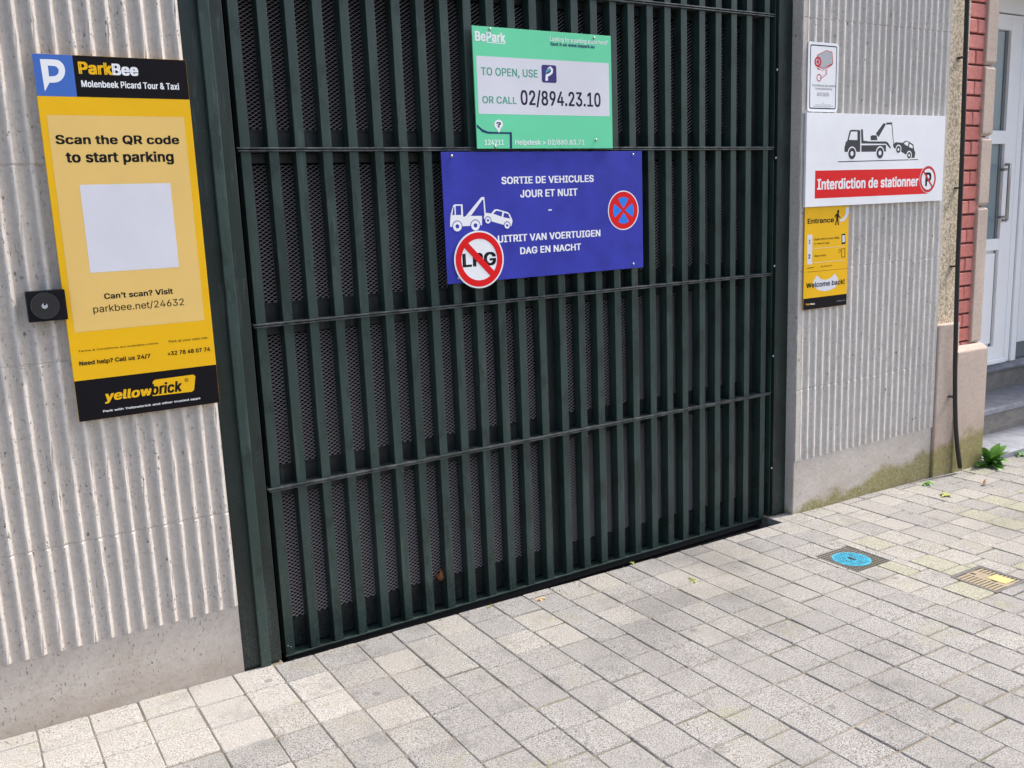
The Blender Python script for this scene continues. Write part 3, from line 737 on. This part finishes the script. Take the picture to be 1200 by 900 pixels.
s.poly([(625, 415), (640, 322), (740, 336), (790, 275), (830, 268), (1000, 315), (1030, 345), (1065, 420), (1075, 450), (1055, 535), (940, 515), (735, 455), (640, 425)], 'white', 2, [[(770, 338), (822, 290), (917, 310), (902, 385)], [(940, 325), (1008, 342), (1038, 415), (930, 395)]], 'towed_car', ct)
for cx, cy, r in ((212, 537, 68), (495, 522, 68), (690, 443, 42), (990, 522, 42)):
    s.disc((cx, cy), r+11, 'blue', 3, 'wheel_arch', crop=ct); s.disc((cx, cy), r, 'white', 4, 'wheel', hole=r*.42, crop=ct)
def nostop(c, rp, y, t):
    x, z = P(*c, y); r = P(c[0]+rp, c[1], y)[0]-x
    shape('round_border', [circ(x, z, r)], y-LAYER*2, F['white'], t); shape('red_disc', [circ(x, z, r*.945)], y-LAYER*3, F['red'], t)
    for k in range(4):
        a0 = math.radians(45+90*k+14); a1 = math.radians(135+90*k-14); m_ = math.radians(90+90*k); ri = r*.67
        lp = [(x+r*.10*math.cos(m_), z+r*.10*math.sin(m_))]+[(x+ri*math.cos(a0+(a1-a0)*i/8), z+ri*math.sin(a0+(a1-a0)*i/8)) for i in range(9)]
        lp0 = [(x+(u-x)*1.0, z+(w_-z)*1.0) for u, w_ in lp]
        shape('blue_field', [lp0], y-LAYER*4, F['rblue'], t)
nostop((730.5, 246.5), 17.7, y, t)
for px, py in ((529.2, 182.8), (741.7, 181), (742.2, 309.3), (537.3, 325.9)):
    x, z = P(px, py, y); screw(t, x, y, z, .0055)

# round LPG sign over its corner
y = -.0285
cx, cz = P(561.8, 304.2, y); r = P(590.4, 304.2, y)[0]-cx
t = thing('lpg_sign', 'round red-ringed sign crossing out LPG on the lower left corner of the blue sign', 'sign', (cx, y, cz))
mesh('panel', *discd(cx, y, y+.003, cz, r, 64), F['white'], t)
shape('red_ring', [circ(cx, cz, r*.945, 64), circ(cx, cz, r*.72, 64)], y-LAYER*3, F['red'], t)
Sign(t, y).text('LPG', (382/9+500, 250+572/9), (728/9+500, 250+402/9), 'ink', .03, 2)
d = Vector((.70, -.72)); n_ = Vector((.72, .70)); w_ = r*.115; L = r*.80
shape('red_bar', [[(cx+d.x*L+n_.x*w_, cz+d.y*L+n_.y*w_), (cx-d.x*L+n_.x*w_, cz-d.y*L+n_.y*w_), (cx-d.x*L-n_.x*w_, cz-d.y*L-n_.y*w_), (cx+d.x*L-n_.x*w_, cz+d.y*L-n_.y*w_)]], y-LAYER*4, F['red'], t)

# camera notice
y = YR-.007
t = thing('camera_sign', 'small white upright sign with a red and grey camera drawing on the right wall', 'sign', (3.5, y, 2.0))
s = Sign(t, y); x0, x1, z0, z1 = plate(t, [(948, 48.5), (983.5, 51), (981, 131), (945.5, 131)], y, .003, F['white'], r=.016)
shape('black_border', [rrect(x0+.012, x1-.012, z0+.012, z1-.012, .010), rrect(x0+.0165, x1-.0165, z0+.0165, z1-.0165, .008)], y-LAYER, F['black'], t)
cc = (930, 40, 9.0)
body = [(255, 222), (345, 176), (402, 192), (410, 308), (305, 360), (265, 342)]
s.poly([(248, 218), (345, 169), (408, 186), (417, 312), (305, 367), (258, 347)], 'camred', 2, [body], 'camera_outline', cc)
s.poly(body, 'lgrey', 2, name='camera_body', crop=cc)
s.disc((256, 292), 36, 'camred', 3, 'lens', hole=22, crop=cc); s.disc((253, 292), 13, 'camred', 3, 'lens', crop=cc)
s.poly([(250, 352), (300, 382), (408, 312), (410, 325), (300, 396), (252, 370)], 'camred', 2, [[(262, 365), (300, 388), (400, 325), (300, 381)]], 'bracket', cc)
s.poly([(338, 378), (352, 375), (350, 425), (285, 478), (278, 466), (336, 420)], 'camred', 2, [[(341, 384), (347, 383), (345, 421), (288, 470), (284, 465), (340, 418)]], 'arm', cc)
s.disc((268, 460), 26, 'camred', 2, 'mount', hole=19, crop=cc)
s.text('Surveillance par cam\u00e9ra', (195, 556), (440, 534), 'grey', .0, crop=cc); s.text('Camerabewaking', (225, 590), (405, 568), 'grey', .0, crop=cc)
s.text('Loi du 21 mars 2007', (250, 632), (370, 616), 'grey', .0, crop=cc); s.text('Wet van 21 maart 2007', (245, 652), (378, 638), 'grey', .0, crop=cc)
for a_, b_, c_ in ((298, 322, 725), (225, 395, 744), (205, 420, 760), (238, 388, 776)):
    s.poly([(a_, c_), (b_, c_), (b_, c_+6), (a_, c_+6)], 'lgrey', 1, crop=cc, name='small_print')

# no parking sign with tow truck
y = YR-.016
t = thing('tow_sign', 'large white sign with a black tow truck above a red band, on the right wall', 'sign', (3.9, y, 1.7))
s = Sign(t, y); plate(t, [(946, 133), (1108.5, 135), (1103.5, 234), (943, 244)], y, .012, F['white'])
ck = (975, 135, 10.909)
s.poly([(160, 470), (158, 420), (175, 345), (195, 325), (225, 200), (250, 186), (350, 190), (362, 200), (360, 468)], 'grey', 1, [[(215, 315), (243, 210), (325, 208), (325, 318)]], 'tow_truck', ck)
s.poly([(370, 180), (395, 180), (402, 325), (470, 335), (690, 335), (715, 350), (752, 410), (745, 430), (690, 365), (375, 362)], 'grey', 1, name='truck_bed', crop=ck)
s.poly([(375, 385), (690, 380), (690, 465), (375, 468)], 'grey', 1, name='truck_bed', crop=ck)
s.poly([(493, 268), (520, 255), (572, 258), (580, 318), (495, 320)], 'grey', 1, name='crane', crop=ck)
s.poly([(560, 235), (660, 100), (690, 115), (595, 282)], 'grey', 1, name='crane', crop=ck)
s.poly([(692, 95), (757, 92), (760, 118), (692, 120)], 'grey', 1, name='crane', crop=ck)
s.poly([(758, 90), (768, 90), (790, 360), (782, 360)], 'grey', 1, name='rope', crop=ck)
s.poly([(785, 410), (780, 370), (815, 345), (905, 352), (940, 325), (985, 338), (1040, 375), (1050, 440), (1065, 480), (1055, 545), (1015, 545), (880, 465), (800, 425)], 'grey', 1, [[(918, 365), (947, 336), (982, 350), (968, 398)], [(992, 362), (1030, 388), (1034, 425), (984, 408)]], 'towed_car', ck)
for cx_, cy_, r_ in ((255, 490, 47), (613, 483, 44), (848, 438, 28), (985, 512, 25)):
    s.disc((cx_, cy_), r_+10, 'white', 2, 'wheel_arch', crop=ck); s.disc((cx_, cy_), r_, 'grey', 3, 'wheel', hole=r_*.42, crop=ck)
s.poly([(75, 590), (1100, 562), (1100, 572), (75, 602)], 'grey', 1, name='ground_line', crop=ck)
ax, az = P(955, 200, y); bx, bz = P(955, 232.7, y); ex, ez = P(1087.3, 210, y); rr = P(1096.5, 210, y)[0]-ex
zt_, zb_ = az, bz; xa = (ax+bx)/2
shape('red_band', [[(xa, zb_), (ex, zb_), (ex, zt_), (xa, zt_)]], y-LAYER, F['red'], t)
s.text('Interdiction de stationner', (957.5, 222.6), (1076.5, 206.2), 'white', .028)
shape('white_rim', [circ(ex, ez, rr*1.04)], y-LAYER*2, F['white'], t); shape('red_ring', [circ(ex, ez, rr)], y-LAYER*3, F['camred'], t); shape('white_disc', [circ(ex, ez, rr*.80)], y-LAYER*4, F['white'], t)
zz = rr*.52; Sg = Sign(t, y)
v, f = letters('P', .03)
us = [a[0] for a in v]; vs = [a[1] for a in v]
mesh('lettering', [(ex-rr*.33+(a-min(us))/(max(us)-min(us))*rr*.75, y-LAYER*5, ez-zz+(b-min(vs))/(max(vs)-min(vs))*zz*2) for a, b in v], f, F['ink'], t)
L = rr*.85; w_ = rr*.08
shape('red_bar', [[(ex+d.x*L+n_.x*w_, ez+d.y*L+n_.y*w_), (ex-d.x*L+n_.x*w_, ez-d.y*L+n_.y*w_), (ex-d.x*L-n_.x*w_, ez-d.y*L-n_.y*w_), (ex+d.x*L-n_.x*w_, ez+d.y*L-n_.y*w_)]], y-LAYER*6, F['camred'], t)

# entrance sign
y = YR-.009
t = thing('entrance_sign', 'small yellow entrance instruction sign below the white tow truck sign', 'sign', (3.6, y, 1.2))
s = Sign(t, y); x0, x1, z0, z1 = plate(t, [(943.5, 243), (995, 241), (992, 357), (941.3, 363.7)], y, .004, F['yellow'])
ce, cf = (935, 235, 12.857), (935, 300, 12.857)
s.text('Entrance', (145, 352), (545, 252), 'ink', .025, crop=ce)
s.poly([(725, 102), (772, 98), (768, 185), (735, 262), (690, 312), (640, 322), (632, 288), (680, 262), (715, 205)], 'paper', 1, name='logo_arc', crop=ce)
s.disc((607, 167), 17, 'ink', 2, 'walking_figure', crop=ce)
s.poly([(590, 190), (615, 195), (622, 230), (645, 255), (638, 268), (612, 245), (608, 285), (618, 360), (612, 372), (600, 368), (592, 300), (575, 350), (572, 372), (555, 370), (562, 340), (578, 290), (578, 225), (568, 235), (568, 262), (556, 262), (556, 225)], 'ink', 2, name='walking_figure', crop=ce)
s.poly([(143, 518), (217, 512), (212, 960), (140, 965)], 'paper', 1, name='number_strip', crop=ce)
s.text('1', (165, 652), (192, 590), 'ink', .03, crop=ce); s.text('2', (155, 876), (190, 808), 'ink', .03, crop=ce)
s.text('Open link in your SMS,', (247, 610), (630, 540), 'ink', .012, crop=ce); s.text('e-mail or app', (247, 672), (475, 618), 'ink', .012, crop=ce); s.text('Open door', (247, 858), (425, 806), 'ink', .012, crop=ce)
s.poly([(220, 720), (705, 683), (705, 692), (220, 731)], 'orangeink', 1, name='rule', crop=ce); s.poly([(215, 98), (700, 58), (700, 68), (215, 109)], 'orangeink', 1, name='rule', crop=cf)
s.poly([(145, 241), (750, 184), (750, 188), (145, 246)], 'ink', 1, name='rule', crop=cf)
s.poly([(140, 181), (238, 168), (238, 178), (140, 191)], 'ink', 1, name='small_print', crop=cf)
s.text('+32 78 48 07 74', (340, 172), (515, 132), 'ink', .02, crop=cf)
s.poly([(660, 505), (712, 498), (716, 650), (660, 657)], 'ink', 2, [[(670, 525), (706, 521), (708, 625), (669, 630)]], 'phone_icon', ce); s.poly([(670, 525), (706, 521), (708, 625), (669, 630)], 'paper', 2, name='phone_icon', crop=ce)
s.poly([(655, 725), (712, 718), (712, 850), (680, 862), (655, 850)], 'ink', 2, [[(662, 732), (704, 726), (704, 843), (680, 853), (662, 843)]], 'phone_icon', ce); s.disc((630, 758), 18, 'ink', 2, 'phone_icon', hole=13, crop=ce)
s.poly([(285, 290), (340, 343), (410, 362), (490, 335), (560, 264), (600, 330), (615, 400), (560, 475), (480, 515), (400, 530), (310, 515), (245, 465), (225, 395)], 'paper', 1, name='smile', crop=cf)
s.text('Welcome back!', (125, 487), (705, 345), 'ink', .025, crop=cf)
zf = (P(935+80/12.857, 300+645/12.857, y)[1]+P(935+740/12.857, 300+570/12.857, y)[1])/2
shape('footer_band', [[(x0+e, z0+e), (x1-e, z0+e), (x1-e, zf), (x0+e, zf)]], y-LAYER, F['black'], t)
s.text('Park', (120, 745), (190, 708), 'yellow', .02, crop=cf); s.text('Bee', (192, 738), (255, 704), 'white', .02, crop=cf); s.text('parkbee.com', (585, 690), (715, 655), 'lgrey', .0, crop=cf)

# ------------------------------------------------------------------ the neighbouring house
hs = thing('brick_house', 'brick house front with a white front door and blue stone steps beside the concrete wall', 'house', (5.4, 0, 0))
YP, YB, YQ = -.058, -.050, -.064
box('roughcast_strip', (4.4185, 4.6005, YP, .24, P(1110, 380, -.088)[1]+.001, ZTOP), MT['roughcast'], hs); hs_r = hs.children[-1]
bm = bmesh.new(); bm.from_mesh(hs_r.data); bmesh.ops.subdivide_edges(bm, edges=list(bm.edges), cuts=3, use_grid_fill=True)
bm.to_mesh(hs_r.data); bm.free()
zst = P(1110, 380, -.088)[1]
o = box('base_stone', (4.4205, P(1122.5, 430, -.09)[0], -.090, .2, -.10, zst), MT['stone'], hs, .008); jitter(o, .0006)
box('wall', (4.601, 4.812, -.040, .30, -.10, ZTOP), MT['joint'], hs)
# bricks: full stretchers and courses of two halves in turn
zb0 = P(1130, 415, YB)[1]; course = .0755
bx0, bx1 = P(1124, 200, YB)[0], P(1153, 109, YB)[0]+.012
def brick_mesh(w, sd_):
    me = bpy.data.meshes.new('brick'); v, f = boxd(-w/2, w/2, 0, .05, -.0325, .0325); me.from_pydata(v, [], f); me.materials.append(MT['brick'])
    bm = bmesh.new(); bm.from_mesh(me); bmesh.ops.bevel(bm, geom=list(bm.edges), offset=.004, segments=1, affect='EDGES')
    rn = random.Random(sd_)
    for q in bm.verts: q.co += Vector((rn.uniform(-1, 1)*.0012, rn.uniform(-1, 1)*.0012, rn.uniform(-1, 1)*.0012))
    bm.to_mesh(me); bm.free(); return me
FULL = [brick_mesh(bx1-bx0-.004, k) for k in range(3)]; HALF = [brick_mesh((bx1-bx0)/2-.005, k+9) for k in range(3)]
k = 0; z = zb0+.033
while z < ZTOP-.04:
    if k % 2 == 0:
        for xx in (bx0+(bx1-bx0)*.25, bx0+(bx1-bx0)*.75):
            o = bpy.data.objects.new('brick', random.choice(HALF)); link(o, hs); o.location = Vector((xx, YB+random.gauss(0, .0012), z))-hs.location
    else:
        o = bpy.data.objects.new('brick', random.choice(FULL)); link(o, hs); o.location = Vector(((bx0+bx1)/2, YB+random.gauss(0, .0012), z))-hs.location
    z += course; k += 1
# quoin stones with bevelled ends
zq = P(1150, 399, YQ)[1]; joints_q = [P(1155, 75, YQ)[1]]
jz = [P(*p_, YQ)[1] for p_ in ((1146, 399), (1152, 243), (1160, 163), (1155+6, 75))]
zs_ = [P(1140, 404, YQ)[1]+.006, P(1148, 242, YQ)[1], P(1152, 160, YQ)[1], P(1158, 76, YQ)[1]]
zs_ += [zs_[-1]+.37, zs_[-1]+.74]
print('quoin z', zs_)
for a_, b_ in zip(zs_[:-1], zs_[1:]):
    x0_, x1_ = P(1154, 109, YQ)[0], P(1166, 109, YQ)[0]
    g_ = .002; ch = .014
    V = []
    for z_, ins in ((a_+g_, ch), (a_+g_+ch, 0), (b_-g_-ch, 0), (b_-g_, ch)):
        V += [(x0_+ins*.3, YQ+ins, z_), (x1_-ins, YQ+ins, z_), (x1_-ins, .28, z_), (x0_+ins*.3, .28, z_)]
    Fs = [(3, 2, 1, 0), (12, 13, 14, 15)]
    for q in range(3):
        for j in range(4): Fs.append((q*4+j, q*4+(j+1) % 4, (q+1)*4+(j+1) % 4, (q+1)*4+j))
    o = mesh('quoin_stone', V, Fs, MT['quoin'], hs); bevel(o, .003, 1); jitter(o, .0008)
zp = P(1140, 408, -.095)[1]; PX0 = P(1121, 450, -.10)[0]
V = [(PX0, -.10, -.10), (4.856, -.10, -.10), (4.856, .28, -.10), (PX0, .28, -.10), (PX0, -.10, zp-.012), (4.856, -.10, zp-.012), (4.856, .28, zp-.012), (PX0, .28, zp-.012),
     (PX0, -.075, zp+.016), (4.836, -.075, zp+.016), (4.836, .28, zp+.016), (PX0, .28, zp+.016)]
Fs = [(3, 2, 1, 0), (8, 9, 10, 11)]+[(q*4+j, q*4+(j+1) % 4, (q+1)*4+(j+1) % 4, (q+1)*4+j) for q in range(2) for j in range(4)]
o = mesh('plinth_stone', V, Fs, MT['stone'], hs); bevel(o, .004, 1); jitter(o, .0008)
box('door_reveal', (4.60, 4.812, .2805, .56, -.10, ZTOP), MT['quoin'], hs)
# steps
XS0, XS1 = 4.83, 6.9
z1_, z2_ = 1.478-1.50, 1.478-1.34
def step(y0, y1, zt, zb, nose):
    o = box('step_tread', (XS0, XS1, y0-nose, y1, zt-.034, zt), MT['bluestone'], hs, .006); jitter(o, .0004)
    if zb < zt-.05: box('step_riser', (XS0+.001, XS1-.001, y0, y1+.001, zb, zt-.0345), MT['riser'], hs)
box('step_tread', (4.857, XS1, -.104, .21, -.12, z1_), MT['bluestone'], hs, .005)
step(.20, .50, z2_, z1_-.01, .010)
o = box('step_riser', (XS0+.001, XS1-.001, .495, .60, z2_-.01, z2_+.135), MT['riser'], hs)
V = [(XS0, .468, z2_+.136), (XS0, .462, z2_+.150), (XS0, .495, z2_+.186), (XS0, .60, z2_+.187), (XS0, .60, z2_+.136)]; V += [(XS1, b, c) for a, b, c in V]
mesh('door_sill', V, [(0, 1, 2, 3, 4), (9, 8, 7, 6, 5)]+[(q, 5+q, 5+(q+1) % 5, (q+1) % 5) for q in range(5)], MT['bluestone'], hs)
# the door
YD = .50
dz = lambda v_: 1.478+v_
zd0, zd1 = dz(-1.148), dz(1.035)
dr = box('door', (5.10, 5.985, YD, YD+.02, zd0+.002, zd1), MT['upvc'], hs)
def dpart(name, b, mt, bev=.002): return box(name, b, MT[mt], dr, bev)
gx = 5.862
dpart('door_stile', (gx, 5.985, YD-.030, YD-.0005, zd0, zd1), 'upvc'); dpart('door_stile', (5.10, 5.24, YD-.030, YD-.0005, zd0, zd1), 'upvc')
for a_, b_ in ((dz(.945), zd1), (dz(.264), dz(.345)), (dz(-.40), dz(-.327)), (zd0, dz(-1.03))):
    dpart('door_rail', (5.2405, gx-.0005, YD-.030, YD-.0005, a_, b_), 'upvc')
for a_, b_ in ((dz(.345), dz(.945)), (dz(-.327), dz(.264))):
    dpart('glass_pane', (5.245, gx-.026, YD-.006, YD-.001, a_+.004, b_-.004), 'glass', 0)
    dpart('gasket', (gx-.0255, gx-.001, YD-.012, YD-.001, a_+.001, b_-.001), 'gasket', 0)
dpart('door_panel', (5.30, gx-.018, YD-.016, YD-.001, dz(-1.03)+.02, dz(-.40)-.02), 'upvc', .004)
dpart('gasket', (gx-.012, gx-.001, YD-.008, YD-.001, dz(-1.03)+.001, dz(-.40)-.001), 'gasket', 0)
dpart('weather_bar', (5.12, 5.975, YD-.055, YD-.031, zd0+.004, zd0+.035), 'upvc', .006)
# pull handle
hx, hz0, hz1 = P(1181.5, 225, YD-.088)[0], dz(-.20), dz(.125)
hp = [(hx-.012, YD-.031, hz1), (hx-.010, YD-.060, hz1)]
pts = [(hx+.055, YD-.034, hz1+.012), (hx+.035, YD-.062, hz1+.012), (hx+.012, YD-.082, hz1+.004), (hx, YD-.088, hz1-.02), (hx, YD-.088, hz1-.10), (hx, YD-.088, hz0+.10), (hx, YD-.088, hz0+.02), (hx+.012, YD-.082, hz0-.004), (hx+.035, YD-.062, hz0-.012), (hx+.055, YD-.034, hz0-.012)]
tube('handle', pts, .0105, MT['steel'], dr)
tube('handle', [(hx-.004, YD-.03, hz1-.02), (hx, YD-.086, hz1-.02)], .008, MT['steel'], dr); tube('handle', [(hx-.004, YD-.03, hz0+.01), (hx, YD-.086, hz0+.01)], .008, MT['steel'], dr)
box('door_frame', (5.993, 6.048, YD-.028, YD+.03, zd0, 2.72), MT['upvc'], hs, .004)
box('door_frame', (6.056, 6.112, YD-.040, YD+.03, zd0, 2.72), MT['upvc'], hs, .004)
box('door_frame', (4.95, 5.092, YD-.028, YD+.03, zd0, 2.72), MT['upvc'], hs, .004)
box('door_frame', (5.0925, 5.9925, YD-.034, YD+.03, zd1+.008, zd1+.13), MT['upvc'], hs, .006)
o = box('window', (5.093, 5.9925, YD, YD+.02, zd1+.14, 2.60), MT['glass'], hs); box('sash', (5.0935, 5.992, YD-.024, YD-.001, zd1+.1305, zd1+.155), MT['upvc'], o, .003); box('sash', (5.0935, 5.992, YD-.024, YD-.001, 2.56, 2.60), MT['upvc'], o, .003)
box('door_frame', (5.0928, 5.9922, YD-.034, YD+.03, 2.601, 2.72), MT['upvc'], hs, .006)
sp_ = box('side_panel', (6.113, 6.75, YD+.004, YD+.02, zd0, 2.72), MT['gasket'], hs)
box('panel_board', (6.165, 6.70, YD-.012, YD+.003, zd0+.11, 2.62), MT['upvc'], sp_, .006)
box('wall', (6.751, 9.0, YQ+.03, .60, -.12, ZTOP), MT['quoin'], hs); box('wall', (4.60, 9.0, .53, .80, 2.721, ZTOP), MT['quoin'], hs); box('wall', (4.8125, 6.7505, .531, .80, -.12, 2.7205), MT['garage'], hs)
box('wall', (4.836, 6.7505, YQ+.03, .529, 2.73, ZTOP), MT['quoin'], hs)

# black cable pipe between the roughcast and the bricks
dp = thing('drain_pipe', 'thin black pipe running down beside the red bricks, bent out at its foot', 'pipe', (4.56, -.07, 0))
pp = []
for px, py in ((1134, -60), (1133.6, 0), (1131.5, 60), (1129, 140), (1126, 220), (1122.5, 300), (1120.3, 380), (1119.2, 430), (1119.2, 470), (1120, 500), (1122, 525), (1125, 548)):
    yy = -.088 if py < 360 else -.125
    if 340 < py < 400: yy = -.118
    x, z = P(px, py, yy); pp.append((x, yy, z))
pp.insert(0, (pp[0][0], -.088, ZTOP))
tube('pipe', pp, .0115, MT['pipe'], dp, seg=12)
for px, py in ((1130.5, 67), (1127, 220), (1122, 312), (1119, 465)):
    yy = -.088 if py < 360 else -.120
    x, z = P(px, py, yy); box('clip', (x-.020, x+.010, yy-.004, yy+.035, z-.004, z+.004), MT['pipe'], dp, .001)

# ------------------------------------------------------------------ meter covers in the pavement
def gz(x, y, h=0): return (x, y, zg(x)+h)
t = thing('blue_meter_cover', 'square iron cover with a bright blue round lid set in the paving', 'cover', (3.106, -.604, zg(3.1)))
x0, x1, y0, y1 = COVERS[0]
def slab(x0, x1, y0, y1, h0, h1):
    v = [gz(x, y_, h) for h in (h0, h1) for y_ in (y0, y1) for x in (x0, x1)]; return v, boxd(0, 1, 0, 1, 0, 1)[1]
mesh('cover_frame', *slab(x0, x1, y0, y1, -.04, -.0045), MT['iron'], t)
ds = []
for i in range(14):
    for j in range(14):
        cx_, cy_ = x0+.0075+i*.0148, y0+.008+j*.0154
        if math.hypot(cx_-3.106, cy_+.604) > .082: ds.append(slab(cx_-.0048, cx_+.0048, cy_-.0036, cy_+.0036, -.0046, -.0018))
o = mesh('tread_studs', *join(*ds), MT['iron'], t, kind='stuff')
n = 40; V = [gz(3.106+.078*math.cos(2*math.pi*k/n), -.604+.078*math.sin(2*math.pi*k/n), h) for h in (-.02, -.0025) for k in range(n)]
lid = mesh('lid', V, [tuple(range(n, 2*n))]+[(k, (k+1) % n, n+(k+1) % n, n+k) for k in range(n)], MT['cyanpaint'], t)
ds = []
for i in range(11):
    for j in range(11):
        cx_, cy_ = 3.106+(i-5)*.0145, -.604+(j-5)*.0145
        if math.hypot(cx_-3.106, cy_+.604) < .070 and (abs(i-5)+abs(j-5)) > 1: ds.append(slab(cx_-.0055, cx_+.0055, cy_-.0055, cy_+.0055, -.0026, -.0008))
mesh('lid_studs', *join(*ds), MT['cyanpaint'], t, kind='stuff')
mesh('lifting_slot', *slab(3.098, 3.114, -.622, -.588, -.0027, -.0004), MT['black'], t)
t = thing('slatted_meter_cover', 'square iron cover with cast ribs and a small yellow plate', 'cover', (3.348, -1.052, zg(3.35)))
x0, x1, y0, y1 = COVERS[1]
mesh('cover_frame', *slab(x0, x1, y0, y1, -.04, -.006), MT['channel'], t)
for b in ((x0, x1, y0, y0+.012), (x0, x1, y1-.012, y1), (x0, x0+.010, y0+.0122, y1-.0122), (x1-.010, x1, y0+.0122, y1-.0122)): mesh('rim', *slab(*b, -.03, -.001), MT['iron'], t)
for k in range(9):
    cx_ = x0+.018+k*.0088; mesh('rib', *slab(cx_, cx_+.0052, y0+.018, y0+.09 if k > 40 else y1-.018, -.0059, -.0015), MT['rust'], t) if False else None
for k in range(10):
    cy_ = y0+.017+k*.0162
    mesh('rib', *slab(x0+.013, x0+.083, cy_, cy_+.0095, -.0061, -.0016), MT['rust'], t)
mesh('plate', *slab(x0+.0835, x1-.055, y0+.014, y1-.014, -.0061, -.0018), MT['rust'], t)
for k in range(10):
    cy_ = y0+.017+k*.0162
    mesh('rib', *slab(x1-.0545, x1-.012, cy_, cy_+.0095, -.0061, -.0017), MT['rust'], t)
mesh('yellow_plate', *slab(x0+.105, x1-.030, y0+.030, y0+.105, -.0017, -.0003), MT['ypaint'], t)
for a_, b_ in ((.098, .150), (.094, .060)):
    mesh('lifting_slot', *slab(x0+a_, x0+a_+.012, y0+b_-.0, y0+b_+.022, -.0019, -.0012), MT['black'], t)

# ------------------------------------------------------------------ weeds
def leafd(base, az, L, w, lift, droop, fold=.25, n=6):
    V, Fs = [], []
    dx, dy = math.cos(az), math.sin(az); sx, sy = -dy, dx
    for i in range(n+1):
        s_ = i/n; r_ = L*s_; h = L*(lift*s_-droop*s_*s_); ww = w*math.sin(math.pi*min(1, s_*.92+.08))**.8
        for k_ in (-1, -.5, 0, .5, 1):
            wob = .05*math.sin(9*s_+k_*4)
            V.append((base[0]+dx*r_+sx*ww*k_, base[1]+dy*r_+sy*ww*k_, base[2]+h+abs(k_)*ww*fold+wob*ww))
    for i in range(n):
        for k_ in range(4): Fs.append((i*5+k_, (i+1)*5+k_, (i+1)*5+k_+1, i*5+k_+1))
    return V, Fs
def plant(name, label, px, py, leaves, Lr, mt, seed, name_leaf='leaf', cat='plant', wr=.28, lift=(.3, 1.0), joined=False, azr=(0, 6.28), group=None):
    rn = random.Random(seed); x, y_ = Gd(px, py); y_ = min(y_, -.108) if x > 3.3 else y_
    t = thing(name, label, cat, (x, y_, zg(x)), group); ds = []
    for k_ in range(leaves):
        L = rn.uniform(*Lr); d_ = leafd((x+rn.uniform(-1, 1)*Lr[0]*.25, y_-rn.uniform(0, 1)*Lr[0]*.25, zg(x)+.002+rn.uniform(0, 1)*Lr[0]*.3), rn.uniform(*azr), L, L*wr*rn.uniform(.8, 1.2), rn.uniform(*lift), rn.uniform(.3, .8))
        if joined: ds.append(d_)
        else: mesh(name_leaf, *d_, MT[mt], t, smooth=True)
    if joined: mesh('leaves', *join(*ds), MT[mt], t, smooth=True)
    return t
WG, TG = 'small weeds in the paving by the right wall', 'tiny tufts along the gate'
plant('dandelion_plant', 'broad-leaved green weed growing at the foot of the pink stone plinth by the steps', 1158, 545, 34, (.045, .115), 'leaf', 2, wr=.25, lift=(.15, 1.9), azr=(3.0, 6.6))
plant('small_weed', 'low green weed under the blue stone step, right of the big-leaved one', 1186, 532, 9, (.03, .05), 'leaf', 5, wr=.2, joined=True, azr=(3.3, 6.2), group=WG)
plant('small_weed', 'small flat green weed against the mossy wall foot', 1085, 567, 9, (.03, .055), 'leaf', 6, wr=.16, lift=(.1, .5), joined=True, azr=(3.2, 6.2), group=WG)
plant('small_weed', 'pale yellow-green weed in a paving joint in front of the right wall', 1108, 582, 16, (.02, .045), 'leafy', 8, wr=.2, lift=(.2, .7), joined=True, group=WG)
plant('small_weed', 'tiny dried reddish weed between pavers near the steps', 1152, 568, 6, (.02, .045), 'dry', 9, wr=.16, joined=True, group=WG)
plant('grass_tuft', 'tiny yellowish tuft in a joint by the left half of the gate', 574, 711, 8, (.006, .014), 'leafy', 10, wr=.16, joined=True, lift=(.2, .8), group=TG)
plant('grass_tuft', 'tiny green tuft under the middle of the gate', 741, 661, 9, (.008, .022), 'leafy', 12, wr=.14, joined=True, lift=(.4, 1.2), group=TG)
plant('grass_tuft', 'thin green sprig lying on the pavers out from the gate middle', 812, 680, 9, (.015, .04), 'leafy', 14, wr=.10, joined=True, lift=(.05, .3), group=TG)
plant('fallen_leaf', 'curled tan leaf lying under the gate edge', 632, 702, 4, (.015, .03), 'tan', 15, cat='leaf', wr=.3, joined=True, lift=(.1, .4))
V, Fs = [], []; rg = random.Random(21)
for i in range(900):
    q = rg.random()
    if q < .45: x, y = rg.uniform(.84, 3.2), YEDGE-abs(rg.gauss(0, .035))
    elif q < .7: x, y = rg.uniform(3.36, 4.9), -.085-abs(rg.gauss(0, .03))
    elif q < .85: x, y = rg.uniform(-.3, .8), YL-.005-abs(rg.gauss(0, .02))
    else: x, y = rg.uniform(0, 4.5), rg.uniform(-1.8, -.15)
    if x > 4.3: y -= .035
    h = rg.uniform(.0006, .0022)*(1.5 if rg.random() < .1 else 1); z = zg(x)+.0002; k = len(V); a = rg.uniform(0, 3)
    for j in range(4): V.append((x+h*1.3*math.cos(a+j*1.57+rg.uniform(-.4, .4)), y+h*math.sin(a+j*1.57), z))
    V.append((x, y, z+h)); Fs += [(k+j, k+(j+1) % 4, k+4) for j in range(4)]
gr = mesh('grit', V, Fs, MT['grit'], None, kind='stuff', loc=(2, -.5, 0)); gr['label'] = 'crumbs of dirt and grit along the gate and wall foot'; gr['category'] = 'grit'
print('objects', len(bpy.data.objects))
